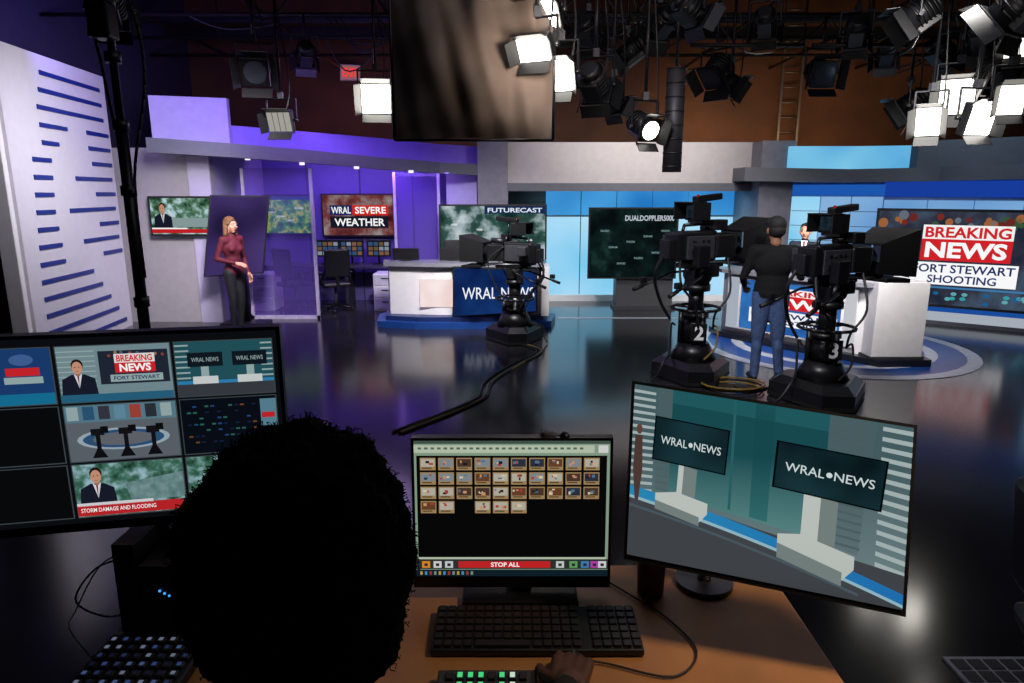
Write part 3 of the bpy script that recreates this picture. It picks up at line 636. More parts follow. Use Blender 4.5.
# ------------------------------------------------------------------ control position
RZ = .35; DZ = 1.12
def riser():
    b = B('riser_platform'); b.bx(-1.9, 1.3, -2.0, 1.78, 0, RZ, M('riser_carpet', (26, 26, 30), .9)); b.done()
    b = B('control_desk'); wd = M('desk_wood', (162, 112, 66), .4, var=.25, scale=5)
    b.bx(-.9, .68, .98, 1.66, DZ - .035, DZ, wd, .006)
    for x in (-.86, .62): b.bx(x, x + .04, 1.02, 1.62, RZ, DZ - .035, BLACK2)
    b.bx(-.86, .64, 1.58, 1.6, RZ + .3, DZ - .035, BLACK2); b.done()
riser()
def fg():
    # multiview monitor
    b = B('multiview_monitor')
    R1 = V((-.53, 1.5)); L1 = V((-1.275, 1.348)); zt, zb = 1.795, 1.37
    s = Screen(b, (L1.x, L1.y, zt), (R1.x, R1.y, zt), (R1.x, R1.y, zb), (L1.x, L1.y, zb), .0004); s.case(.008, .035, BLACK, .02)
    s.rect(0, 0, 1, 1, E((10, 12, 16)), 0)
    cols = [(.09, .395), (.41, .705), (.718, .985)]; rows = [(.045, .335), (.355, .655), (.675, .965)]
    def cell(c, r, bg=None):
        q = s.sub(cols[c][0], rows[r][0], cols[c][1], rows[r][1], 0)
        q.rect(-.01, -.015, 1.01, 1.02, E((64, 74, 78), .8), 0); q.rect(0, 0, 1, 1, bg or E((12, 14, 18)), 1); return q
    teal = EG('cell_teal', 2, .28, .42, (104, 150, 158), (34, 82, 92), .85); pale = E((150, 172, 172), .85)
    q = cell(0, 0, E((24, 56, 104))); q.rect(.62, .34, .9, .48, E((190, 34, 40)), 2); q.rect(.6, .5, .92, .62, pale, 2); q.rect(0, .8, 1, 1, E((20, 104, 140)), 2); q.circ(.76, .2, .1, .1, E((60, 90, 140)), 2)
    cell(0, 1, E((8, 9, 11))); cell(0, 2, E((8, 9, 11)))
    q = cell(1, 0, EG('cell_grey', 2, .28, .42, (86, 112, 118), (120, 146, 152), .8)); q.rect(.36, .1, .98, .7, E((30, 36, 50)), 2)
    for k in range(9): q.rect(0, .08 + k * .09, .33, .1 + k * .09, pale, 2)
    for k in range(14): random.seed(k); q.circ(random.uniform(.38, .96), random.uniform(.12, .2), .015, .03, E(random.choice([(120, 60, 50), (140, 110, 80), (70, 90, 110)])), 3, 8)
    q.rect(.5, .16, .86, .32, E((215, 210, 210)), 4); q.text('BREAKING', .52, .18, .84, .3, E((200, 40, 40)), 5, .03); q.rect(.5, .32, .86, .5, E((196, 34, 40)), 4); q.text('NEWS', .54, .34, .82, .48, E((240, 240, 240)), 5, .03)
    q.rect(.45, .53, .92, .66, pale, 4); q.text('FORT STEWART', .48, .56, .89, .63, E((24, 40, 96)), 5); q.newsman(.17, .22, .88, .16, 3); q.rect(0, .86, 1, 1, E((40, 100, 130), .8), 8)
    q = cell(2, 0, teal)
    for k in range(9): q.rect(0, .05 + k * .1, .14, .08 + k * .1, pale, 2); q.rect(.88, .05 + k * .1, 1, .08 + k * .1, pale, 2)
    for a in (.12, .58): q.rect(a, .2, a + .36, .46, E((14, 22, 30)), 3); q.text('WRAL NEWS', a + .04, .29, a + .32, .37, pale, 4, .005)
    for a in (.25, .72): q.rect(a, .46, a + .08, .66, pale, 3)
    q.rect(0, .72, 1, .78, E((44, 120, 165)), 3); q.rect(0, .78, 1, 1, E((52, 56, 62)), 3); q.rect(.16, .64, .42, .78, E((190, 196, 196)), 4); q.rect(.62, .64, .88, .78, E((190, 196, 196)), 4)
    q = cell(1, 1, EG('cell_floor', 2, .14, .28, (70, 74, 80), (96, 104, 112), .8)); q.rect(0, 0, 1, .3, E((90, 128, 144), .8), 2)
    for k in range(7): q.rect(.02 + k * .14, .02, .12 + k * .14, .26, [pale, E((40, 80, 110)), E((50, 50, 60)), E((90, 130, 150)), E((150, 60, 50)), E((40, 44, 52)), pale][k], 3)
    q.circ(.5, .62, .42, .2, E((160, 176, 188), .8), 3, 24); q.circ(.5, .62, .37, .165, E((40, 76, 112)), 4, 24); q.circ(.5, .62, .28, .12, E((92, 96, 102)), 5, 24)
    for a in (.2, .45, .7):
        q.poly([(a, .95), (a + .14, .95), (a + .09, .78), (a + .05, .78)], E((14, 14, 18)), 6); q.rect(a + .05, .5, a + .09, .8, E((16, 16, 20)), 6); q.rect(a + .01, .42, a + .13, .54, E((18, 18, 22)), 7); q.rect(a + .1, .38, a + .17, .5, E((12, 12, 14)), 8)
    q = cell(2, 1, E((8, 12, 20)))
    for r in range(7):
        for c in range(12):
            random.seed(r * 13 + c)
            if random.random() < .5: q.rect(.06 + c * .062, .12 + r * .11, .1 + c * .062, .15 + r * .11, E(random.choice([(40, 84, 140), (50, 120, 104), (130, 84, 40), (26, 40, 76)]), .6), 2)
    q.rect(.83, .05, 1, .55, E((90, 134, 152), .8), 3); q.rect(.84, .3, .98, .4, E((180, 34, 40)), 4)
    q = cell(1, 2, EN('foliage_small', [(0.35, (22, 50, 38)), (.5, (64, 110, 92)), (.65, (150, 184, 194))], 34, .9)); q.poly([(.45, .4), (1, .25), (1, .75), (.5, .75)][::-1], EN('road_small', [(.3, (80, 116, 116)), (.7, (130, 160, 160))], 50, .8), 2); q.newsman(.2, .05, .8, .17, 3)
    q.rect(0, .78, 1, .98, E((176, 34, 38)), 8); q.text('STORM DAMAGE AND FLOODING', .03, .83, .72, .91, E((235, 235, 235)), 9, .01); q.rect(0, .73, .7, .79, E((200, 200, 205)), 8)
    cell(2, 2, EN('foliage_small', [], 1))
    b.box((-.8, 1.555, 1.34), (.07, .03, .43), BLACK2, bev=.005); b.box((-.8, 1.51, 1.52), (.08, .075, .08), BLACK2); b.box((-.7, 1.57, DZ + .012), (.22, .12, .02), BLACK2, bev=.004); b.done()
    # centre monitor
    b = B('desktop_monitor'); Y = 1.5
    zt, zb = Z(444, Y), Z(576, Y); xl, xr = -.232, .232
    s = Screen(b, (xl, Y + .02, zt), (xr, Y + .02, zt), (xr, Y, zb), (xl, Y, zb), .0006); s.case(.007, .03, BLACK, .03)
    cream = E((172, 184, 162)); s.rect(0, 0, 1, 1, E((126, 148, 128)), 0); s.rect(0, 0, 1, .02, E((60, 78, 70)), 1); s.rect(.0, .03, .92, .085, cream, 1); s.rect(.94, .03, .99, .085, E((200, 200, 200)), 1)
    for k in range(26): s.rect(.02 + k * .033, .045, .038 + k * .033, .06, E((80, 100, 90)), 2)
    s.rect(.012, .105, .985, .855, E((7, 7, 8)), 1)
    for r in range(4):
        for c in range(10 if r < 3 else 6):
            if r == 3 and c in (2,): continue
            a = .03 + c * .093; t = .12 + r * .105; random.seed(r * 20 + c)
            s.rect(a, t, a + .08, t + .09, E((150, 124, 84)), 2); s.rect(a + .005, t + .008, a + .075, t + .064, E(random.choice([(70, 50, 40), (120, 130, 135), (96, 60, 40), (170, 165, 150), (40, 46, 60)])), 3)
            for j in range(3):
                aa = a + random.uniform(.008, .05); tt = t + random.uniform(.012, .04); s.rect(aa, tt, aa + random.uniform(.008, .022), tt + random.uniform(.01, .022), E(random.choice([(200, 190, 165), (160, 60, 50), (20, 22, 30), (190, 140, 100), (80, 110, 130)])), 4 + j)
            s.rect(a + .01, t + .07, a + .06, t + .078, E((70, 54, 34)), 3)
    s.rect(0, .87, 1, .945, E((40, 48, 44)), 1); s.rect(.01, .855, .99, .87, cream, 2); s.rect(.22, .885, .7, .935, E((186, 34, 36)), 2); s.text('STOP ALL', .39, .893, .54, .927, E((250, 240, 240)), 3, .02)
    for a, c in ((.03, (210, 130, 40)), (.09, (200, 200, 200)), (.15, (190, 195, 195)), (.73, (190, 195, 190)), (.8, (90, 150, 90)), (.86, (60, 120, 170)), (.91, (170, 60, 160)), (.95, (200, 200, 200))):
        s.rect(a, .885, a + .042, .935, E(c), 2); s.rect(a + .012, .9, a + .03, .922, E((40, 40, 50)), 3)
    s.rect(0, .95, 1, 1, E((14, 30, 38)), 1)
    for k in range(12): s.rect(.02 + k * .024, .962, .032 + k * .024, .988, E([(200, 160, 60), (80, 150, 200), (170, 60, 50), (130, 150, 140)][k % 4], .8), 2)
    b.box((.02, Y + .07, 1.26), (.06, .03, .27), BLACK2, bev=.004); b.box((.02, Y + .05, DZ + .01), (.28, .18, .018), BLACK2, bev=.004); b.box((.02, Y + .045, 1.36), (.12, .05, .12), BLACK2, bev=.006); b.done()
    # right monitor
    b = B('preview_monitor')
    TL, TR, BL = P(635, 384, 1.5), P(914, 428, 1.34), P(627, 554, 1.36); BR = onplane(TL, TR, BL, 902, 610)
    s = Screen(b, TL, TR, BR, BL, .0004); s.case(.007, .035, BLACK, .012)
    w1 = E((158, 172, 172)); w2 = EG('panel_pale', 2, .1, .42, (104, 122, 124), (70, 92, 96)); line = E((74, 92, 96))
    s.rect(0, 0, 1, 1, EG('set_backdrop', 2, .1, .42, (120, 140, 142), (66, 90, 94)), 0)
    s.poly([(.15, .0), (.15, .62), (.72, .72), (.76, .0)], EG('teal_backdrop', 2, .12, .42, (118, 168, 164), (22, 72, 78)), 2)
    s.poly([(.15, .0), (.15, .08), (.755, .1), (.76, .0)], E((30, 86, 92)), 3)
    s.poly([(.38, .0), (.375, .64), (.385, .64), (.39, .0)], E((38, 92, 96)), 3); s.poly([(.46, .0), (.455, .66), (.52, .67), (.53, .0)], EG('teal_glass', 2, .12, .42, (70, 136, 134), (20, 70, 76)), 3)
    for k in range(15):
        s.poly([(0, .03 + k * .042), (0, .048 + k * .042), (.085, .049 + k * .041), (.085, .033 + k * .041)], w1, 2)
        s.poly([(.9, .02 + k * .058), (.9, .044 + k * .058), (1, .05 + k * .06), (1, .024 + k * .06)], w1, 2)
    s.poly([(.095, 0), (.095, .6), (.15, .62), (.15, 0)], w2, 4); s.poly([(.72, 0), (.71, .72), (.84, .76), (.88, 0)], w2, 4)
    for k in range(16):
        s.poly([(.1, .02 + k * .038), (.1, .028 + k * .038), (.145, .029 + k * .038), (.145, .021 + k * .038)], line, 5)
        s.poly([(.725, .04 + k * .044), (.725, .052 + k * .044), (.845, .056 + k * .045), (.848, .044 + k * .045)], line, 5)
    fl = EG('picture_floor', 2, 0, .2, (26, 28, 31), (62, 66, 70)); bl = EG('picture_blue', 0, -.28, .28, (40, 132, 178), (30, 104, 170)); rim = E((140, 176, 188))
    s.poly([(0, .6), (0, 1), (.5, 1), (.5, .72)], fl, 6); s.poly([(.5, .72), (.5, 1), (1, 1), (1, .82)], fl, 6)
    N = 20; rf = lambda a: .6 + .2 * a + .12 * a * a
    for i in range(N):
        a, a2 = i / N, (i + 1) / N; t, t2 = rf(a), rf(a2)
        s.poly([(a, t), (a, t + .055), (a2, t2 + .055), (a2, t2)], bl, 7); s.poly([(a, t + .055), (a, t + .072), (a2, t2 + .072), (a2, t2 + .055)], rim, 7)
        if t2 + .13 < 1: s.poly([(a, t + .105), (a, t + .12), (a2, t2 + .12), (a2, t2 + .105)], E((70, 84, 92)), 7)
    wb = EG('plinth_white', 2, 0, .3, (180, 188, 180), (196, 202, 196), .85); wsd = E((112, 124, 122))
    s.poly([(.19, .43), (.185, .62), (.25, .64), (.255, .45)], wsd, 8); s.poly([(.185, .43), (.18, .62), (.2, .625), (.205, .435)], wb, 9)
    s.poly([(.1, .62), (.1, .69), (.27, .745), (.3, .69), (.3, .63), (.18, .595)], wb, 9); s.poly([(.1, .66), (.1, .71), (.27, .765), (.27, .715)], wsd, 10)
    s.poly([(.655, .46), (.65, .72), (.76, .75), (.765, .49)], wsd, 8); s.poly([(.645, .46), (.64, .72), (.7, .735), (.705, .47)], wb, 9)
    s.poly([(.56, .72), (.56, .82), (.79, .91), (.83, .84), (.83, .77), (.64, .7)], wb, 9); s.poly([(.56, .77), (.56, .85), (.79, .94), (.79, .865)], wsd, 10)
    for c4 in ([(.087, .17), (.37, .187), (.36, .45), (.08, .43)], [(.54, .196), (.925, .213), (.91, .5), (.53, .466)]):
        s.poly([c4[0], c4[3], c4[2], c4[1]], E((5, 7, 9)), 11); q = Screen(b, *[s.pt(a, t, 11) for a, t in c4], .0004)
        q.rect(.02, .03, .98, .97, EN('dark_teal_picture', [(.3, (8, 18, 24)), (.7, (24, 54, 60))], 9, .9, 1), 1); q.text('WRAL', .1, .42, .46, .6, E((200, 212, 212)), 2, .004); q.text('NEWS', .55, .42, .91, .6, E((200, 212, 212)), 2, .004); q.circ(.505, .51, .028, .055, E((200, 212, 212)), 2)
    s.poly([(.012, .3), (.008, .5), (.02, .68), (.034, .68), (.045, .5), (.04, .3)], E((84, 62, 56), .8), 8); s.circ(.027, .265, .012, .03, E((100, 74, 64), .8), 9)
    c = (TL + TR + BR + BL) / 4; c2 = c - s.n * .03
    base = V((.49, 1.57, DZ))
    b.cyl(base + V((0, 0, .001)), base + V((0, 0, .014)), .072, STEEL, seg=28); b.cyl(base, base + V((0, 0, .3)), .017, STEEL); b.tube([base + V((0, 0, .3)), c2 - s.n * .02, c2], .02, BLACK2); b.done()
    # keyboard
    b = B('keyboard'); x0, x1, y0, y1 = -.175, .285, 1.285, 1.44; kb = M('keyboard_black', (20, 20, 23), .45)
    b.box(((x0 + x1) / 2, (y0 + y1) / 2, DZ + .013), (x1 - x0, y1 - y0, .016), BLACK, rot=(.03, 0, 0), bev=.004)
    for r in range(6):
        for c in range(21):
            if c in (15,): continue
            if r == 0 and 3 < c < 10: continue
            xx = x0 + .014 + c * .0216
            b.box((xx, y0 + .018 + r * .024, DZ + .0225 + r * .0007), (.0175, .019, .007), kb, bev=.0018)
    b.box((x0 + .014 + 6.5 * .0216, y0 + .018, DZ + .0225), (.12, .019, .007), kb, bev=.0018); b.done()
    # mouse
    b = B('computer_mouse'); b.sph((.13, 1.225, DZ + .018), (.031, .055, .018), M('mouse_black', (30, 27, 26), .4), sub=3); b.box((.13, 1.255, DZ + .034), (.005, .016, .005), STEEL)
    b.curve([(.13, 1.27, DZ + .01), (.2, 1.26, DZ + .006), (.33, 1.22, DZ + .006), (.4, 1.3, DZ + .006), (.36, 1.42, DZ + .006), (.3, 1.5, DZ + .006), (.22, 1.6, DZ + .006)], .0025, RUBBER, seg=6); b.done()
    # switcher panel with green keys
    b = B('switcher_panel'); b.box((-.05, 1.135, DZ + .014), (.2, .16, .026), DARK, bev=.004)
    for r in range(5):
        for c in range(8):
            p = (-.125 + c * .021, 1.078 + r * .028, DZ + .03); b.box(p, (.016, .02, .008), BLACK, bev=.002)
            if r > 2 and c in (1, 2, 3, 5, 6): b.box((p[0], p[1], p[2] + .0045), (.01, .013, .002), E((70, 200, 120) if c != 6 else (190, 210, 190), 1.1))
    b.done()
    b = B('control_keypad'); b.box((-.77, 1.2, DZ + .014), (.22, .26, .026), BLACK, bev=.004); random.seed(3)
    for r in range(9):
        for c in range(8):
            p = (-.86 + c * .0255, 1.09 + r * .0265, DZ + .03); b.box(p, (.018, .018, .008), DARK, bev=.002)
            b.box((p[0], p[1], p[2] + .0045), (.008, .008, .002), E(random.choice([(70, 90, 130), (50, 70, 120), (36, 50, 84), (20, 24, 40), (110, 120, 140)]), .7))
    b.done()
    b = B('computer_box'); b.box((-.86, 1.45, DZ + .11), (.05, .16, .218), BLACK, bev=.004)
    b.box((-.775, 1.42, DZ + .09), (.09, .14, .178), BLACK, bev=.004)
    for k in range(3): b.box((-.775 + k * .01, 1.348, DZ + .12 - k * .006), (.004, .003, .004), E((60, 150, 230), 1.5))
    b.done()
    b = B('pen_cup'); c = V((.345, 1.53, DZ)); mg = M('cup_brown', (80, 54, 42), .4)
    b.cyl(c, c + V((0, 0, .1)), .032, mg, .036, 20, cap=False); b.cyl(c, c + V((0, 0, .004)), .032, mg); b.cyl(c + V((0, 0, .08)), c + V((0, 0, .081)), .033, BLACK)
    for k in range(5): a = k * 1.25; b.cyl(c + V((.01 * math.cos(a), .01 * math.sin(a), .01)), c + V((.028 * math.cos(a), .028 * math.sin(a), .15)), .004, M('pen%d' % k, [(30, 40, 90), (20, 20, 20), (120, 30, 30), (180, 150, 60), (60, 60, 60)][k], .4), seg=8)
    b.done()
    b = B('webcam'); c = V((.1, 1.545, Z(437, 1.56))); b.box((.1, 1.55, c.z - .012), (.05, .04, .01), BLACK2); b.box(c, (.07, .03, .03), DARK, rot=(0, .3, 0), bev=.008); b.sph(c + V((.025, -.01, .01)), .013, BLACK2); b.done()
    b = B('patch_cable'); g = M('green_cable', (22, 70, 60), .5)
    b.curve([(-.9, 1.5, DZ + .004), (-.96, 1.46, DZ - .02), (-1.0, 1.4, DZ + .06), (-.97, 1.44, DZ + .12), (-.91, 1.47, DZ + .13)], .0025, g)
    b.curve([(-.9, 1.28, DZ + .006), (-.98, 1.34, DZ + .03), (-1.02, 1.42, DZ + .02), (-.99, 1.5, DZ + .1), (-.9, 1.53, DZ + .12)], .002, g); b.done()
    # seated director
    e = human('control_room_operator', (-.25, .62, RZ), math.radians(180), 1.0,
        dict(top=M('black_hoodie', (12, 12, 14), .9), legs=M('dark_trousers', (16, 16, 20), .9), skin=skinC, shoe=BLACK, hair=M('black_hair', (6, 5, 5), .95, spec=.1)),
        J=dict(pel=(0, 0, .63), hd=(0, -.08, 1.28), shR=(-.19, -.03, 1.07), shL=(.19, -.03, 1.07), elR=(-.3, -.24, .87), elL=(.27, -.2, .87), wrR=(-.355, -.5, .832), wrL=(.22, -.46, .83),
               hpR=(-.09, -.03, .6), hpL=(.09, -.03, .6), knR=(-.12, -.45, .57), knL=(.12, -.45, .57), anR=(-.12, -.42, .12), anL=(.12, -.42, .12), toR=(-.13, -.6, .04), toL=(.13, -.6, .04)),
        seated=True, back=((0, 0.1, 1), (0, 0, 1)), curl=(.3, .3), girth=1.1)
    hb = B('control_room_operator_hair'); hm = M('black_hair', (6, 5, 5), .95)
    cc = V((.004, .1, 1.345))
    rad = lambda d: V((d.x * .13 * (1.0 - .16 * max(0, d.z) ** 2), d.y * .14, d.z * (.148 if d.z > 0 else .2)))
    q = bmesh.ops.create_icosphere(hb.bm, subdivisions=6, radius=1)
    for v in q['verts']:
        d = v.co.normalized(); n1 = noise.noise(d * 3.2) * .014 + noise.noise(d * 14) * .006 + noise.noise(d * 40) * .004
        v.co = cc + rad(d) + d * n1
    hb._fin(q['verts'], hm, True)
    random.seed(8)
    for k in range(1500):   # fine loose curls standing just off the surface
        d = V((random.gauss(0, 1), random.gauss(0, 1), random.gauss(.35, 1))).normalized(); n1 = noise.noise(d * 3.2) * .014
        p = cc + rad(d) + d * n1; t = V((random.gauss(0, 1), random.gauss(0, 1), random.gauss(0, 1))).normalized() * .004
        L = random.uniform(.003, .008); hb.tube([p, p + d * L * .6 + t, p + d * L - t * .3], .0006, hm, 4)
    hb.done(e)
    b = B('office_chair.002'); chair(b, -.25, .62, RZ, math.radians(180), BLACK, .46, .5); b.done()
fg()
b = B('office_chair.003'); chair(b, 2.1, 2.1, 0, math.radians(70), BLACK, .5, .42); b.done()
b = B('floor_vent'); x0, y0 = F(945, 662).x, F(985, 683).y - .12
b.bx(x0, x0 + .7, y0, F(985, 659).y, 0, .012, M('vent_grey', (170, 170, 176), .4))
for r in range(3):
    for c in range(9): b.bx(x0 + .02 + c * .075, x0 + .08 + c * .075, y0 + .03 + r * .08, y0 + .095 + r * .08, .012, .016, M('vent_dark', (24, 24, 28), .5))
b.done()
# ------------------------------------------------------------------ floor cables, tape
def cables():
    b = B('floor_cable'); random.seed(5)
    path = [(398, 434), (418, 425), (440, 416), (466, 406), (484, 397), (490, 382), (515, 366), (540, 352), (522, 345)]
    for k, (m, dr) in enumerate(((RUBBER, 0), (M('yellow_cable', (150, 120, 50), .5), .03), (RUBBER, -.04), (RUBBER, .05))):
        b.curve([F(u, v) + V((dr + random.uniform(-.02, .02), random.uniform(-.02, .02), .012)) for u, v in path], .012, m, seg=6)
    b.done()
    b = B('floor_cable.001')
    yl = M('yellow_cable', (150, 120, 50), .5); c = V((2.15, 7.25, 0))
    for k in range(3):
        b.tube([c + V(((.28 + .03 * k) * math.cos(a * .4) + .1, (.2 + .02 * k) * math.sin(a * .4), .015 + .02 * k)) + V((.15, -.1, 0)) for a in range(16)], .011, yl if k != 1 else RUBBER, 6)
    b.curve([F(735, 388) + V((0, 0, .02)), F(750, 392) + V((0, 0, .012)), F(775, 388) + V((0, 0, .012)), F(800, 396) + V((0, 0, .012))], .013, RUBBER); b.done()
    b = B('floor_tape'); w = M('tape_white', (150, 155, 165), .4)
    p0, p1 = F(556, 318), F(722, 321); b.bx(p0.x, p1.x, p0.y - .06, p0.y + .06, .001, .004, w); b.done()
cables()
# ------------------------------------------------------------------ overhead grid and fixtures
GZ = 4.55
def grid():
    b = B('lighting_grid'); pm = M('pipe_black', (26, 23, 22), .5, .3)
    for y in (4.5, 6, 7.5, 9, 10.5, 12, 13.5): b.cyl((-6.7, y, GZ), (10.9, y, GZ), .028, pm, seg=10)
    for x in (-5.4, -3.6, -1.8, 0, 1.8, 3.6, 5.4, 7.2, 9): b.cyl((x, 3, GZ + .056), (x, 15.2, GZ + .056), .028, pm, seg=10)
    for x in (-5.4, -1.8, 1.8, 5.4, 9):
        for y in (4.5, 7.5, 10.5, 13.5): b.cyl((x, y, GZ), (x, y, 6.3), .015, pm, seg=6)
    for y, z in ((9, 5.2), (12, 5.3), (14.2, 5.0)): b.bx(-6.7, 10.9, y, y + .12, z, z + .2, pm)
    for y in (11.0, 13.0): b.cyl((-6.7, y, 5.05), (10.9, y, 5.05), .06, DARK, seg=10)
    random.seed(21)
    for k in range(70):  # draped power cables
        x = random.uniform(-5, 9); y = random.choice((6, 7.5, 9, 10.5, 12)); L = random.uniform(.5, 2.0); d = random.uniform(.15, .6)
        b.curve([(x, y, GZ), (x + L * .3, y + .03, GZ - d), (x + L * .7, y, GZ - d * .8), (x + L, y, GZ)], .012, RUBBER, n=4, seg=5)
    for x in (.4, 2.9, 4.4, 6.4):
        b.cyl((x, 9, GZ), (x, 9, GZ - .7), .02, pm, seg=8); b.cyl((x - .7, 9, GZ - .7), (x + .7, 9, GZ - .7), .024, pm, seg=8)
    b.done()
grid()
cnt = {}
def nm(n):
    k = cnt.get(n, 0); cnt[n] = k + 1; return n if k == 0 else '%s.%03d' % (n, k)
def fixture(kind, u, v, Y, w, h, d, on=0, stem=True, col=(255, 250, 240)):
    pos = P(u, v, Y); d = V(d).normalized(); R = d.to_track_quat('Y', 'Z').to_matrix().to_4x4()
    b = B(nm(kind)); T = Matrix.Translation(pos) @ R; b.xf = T
    if kind == 'soft_light_panel':
        b.box((0, -.06, 0), (w, .1, h), BLACK2, bev=.01); b.box((0, -.13, 0), (w * .6, .06, h * .5), BLACK, bev=.01)
        b.box((0, -.004, 0), (w * .92, .008, h * .9), E(col, on) if on else M('diffuser_grey', (120, 120, 126), .6))
        if on < 3:
            for k in range(1, 4): b.box((-w * .46 + w * .23 * k, .002, 0), (.006, .006, h * .9), STEEL)
    else:
        r = min(w, h) * .42
        b.cyl((0, -.3, 0), (0, -.02, 0), r * .95, BLACK2, r, 20); b.cyl((0, -.36, 0), (0, -.3, 0), r * .6, BLACK, r * .95, 20)
        for k in range(5): b.cyl((0, -.28 + k * .045, 0), (0, -.265 + k * .045, 0), r * 1.06, BLACK, seg=20)
        b.box((0, -.16, -r * .9), (r * 1.3, .24, r * .5), BLACK, bev=.01); b.box((0, 0, 0), (r * 2.1, .03, r * 2.1), BLACK2, bev=.006)
        b.cyl((0, .012, 0), (0, .022, 0), r * .86, E(col, on) if on else M('fresnel_glass', (50, 52, 60), .15), seg=24)
    L = .6 * max(w, h) * .62
    for s in (-1, 1):
        b.box((s * (w / 2 + L * .25), L * .42, 0), (.006, L, h * .95), BLACK, rot=(0, 0, -s * .55)); b.box((0, L * .42, s * (h / 2 + L * .25)), (w * .95, L, .006), BLACK, rot=(s * .55, 0, 0))
    yk = w / 2 + .03
    b.cyl((-yk - .02, -.1, 0), (-w / 2, -.1, 0), .02, BLACK2); b.cyl((yk + .02, -.1, 0), (w / 2, -.1, 0), .02, BLACK2)
    b.xf = Matrix(); L_ = T @ V((-yk, -.1, 0)); R_ = T @ V((yk, -.1, 0)); top = pos.z + h * .5 + .16
    m = (L_ + R_) / 2; dx = (R_ - L_) / 2
    a1 = V((m.x - dx.x, m.y - dx.y, top)); a2 = V((m.x + dx.x, m.y + dx.y, top))
    b.tube([L_, a1, a2, R_], .012, BLACK2, 6)
    if stem and top < GZ:
        b.cyl((m.x, m.y, top), (m.x, m.y, GZ), .018, BLACK2, seg=8); b.box((m.x, m.y, min(GZ, top + .04)), (.06, .06, .08), DARK)
        b.curve([(m.x, m.y, GZ - .05), (m.x + .12, m.y, top + .2), (m.x + .06, m.y - .1, pos.z + .05), T @ V((0, -.2, 0))], .009, RUBBER, n=4, seg=5)
    b.done()
fr, sp = 'fresnel_spotlight', 'soft_light_panel'
fixture(fr, 255, 72, 9, .38, .4, (.25, -1, -.45)); fixture(sp, 279, 122, 9, .32, .26, (-.1, -1, -.35), .35)
fixture(sp, 376, 99, 9, .38, .38, (.15, -1, -.3), 14)
fixture(sp, 538, 16, 6, .34, .24, (-.5, -1, -.7), 10); fixture(sp, 533, 50, 5.8, .28, .2, (-.5, -1, -.7), 7); fixture(sp, 558, 76, 6.2, .24, .28, (-.35, -1, -.5), 14)
fixture(fr, 598, 92, 7.5, .34, .34, (.5, 1, -.7)); fixture(fr, 618, 106, 7.9, .26, .26, (.8, .6, -.7)); fixture(fr, 650, 130, 7.3, .26, .28, (.5, -1, -.5), 14)
fixture(fr, 712, 78, 9, .38, .36, (-.6, -.5, -.8)); fixture(fr, 738, 88, 9.2, .3, .3, (.9, -.4, -.6)); fixture(fr, 655, 32, 9, .36, .3, (-.4, 1, -.6)); fixture(fr, 590, 40, 9, .3, .3, (.4, 1, -.6)); fixture(fr, 700, 18, 7.5, .3, .3, (.9, .4, -.6))
fixture(fr, 824, 74, 10.5, .42, .42, (0, -1, -.3)); fixture(fr, 900, 112, 9, .36, .36, (-.8, .4, -.6)); fixture(fr, 855, 40, 9, .3, .3, (.4, 1, -.6)); fixture(fr, 885, 60, 10.5, .3, .3, (.4, 1, -.6))
fixture(sp, 928, 122, 7.5, .24, .32, (-.7, -1, -.5), 7); fixture(sp, 957, 97, 7.9, .36, .42, (-.6, -1, -.55), 5); fixture(sp, 981, 120, 7.2, .3, .32, (.1, -1, -.3), 16); fixture(fr, 1003, 80, 7.5, .4, .36, (.1, -1, -.6), 0)
fixture(sp, 1012, 100, 6, .2, .26, (-.4, -1, -.3), 3); fixture(fr, 1000, 22, 6, .36, .36, (-.4, .6, -.6)); fixture(fr, 985, 46, 7.9, .3, .3, (.6, .6, -.6)); fixture(sp, 1020, 48, 6.2, .24, .18, (-.5, -.6, -.6), 1.5)
fixture(fr, 305, 60, 10.5, .3, .3, (-.4, 1, -.5)); fixture(fr, 112, 16, 6.4, .3, .3, (-.4, 1, -.5)); fixture(fr, 505, 60, 10.5, .3, .3, (.4, 1, -.5)); fixture(fr, 765, 30, 9, .3, .3, (.4, 1, -.5)); fixture(fr, 620, 60, 9, .3, .3, (-.8, .2, -.6)); fixture(fr, 905, 25, 7.5, .34, .34, (-.8, .2, -.6)); fixture(fr, 950, 60, 9, .32, .32, (.8, .2, -.6))
# hanging drum
b = B('duct_tube'); Y = 7.5; c = P(674, 122, Y); b.cyl((c.x, Y, Z(172, Y)), (c.x, Y, Z(68, Y)), .1, M('duct_black', (38, 36, 38), .5, bump=.3), .095, 20); b.cyl((c.x, Y, Z(68, Y)), (c.x, Y, GZ), .014, BLACK2)
for k in range(8): z = Z(172, Y) + .05 + k * .14; b.cyl((c.x, Y, z), (c.x, Y, z + .012), .104, BLACK, seg=20)
b.done()
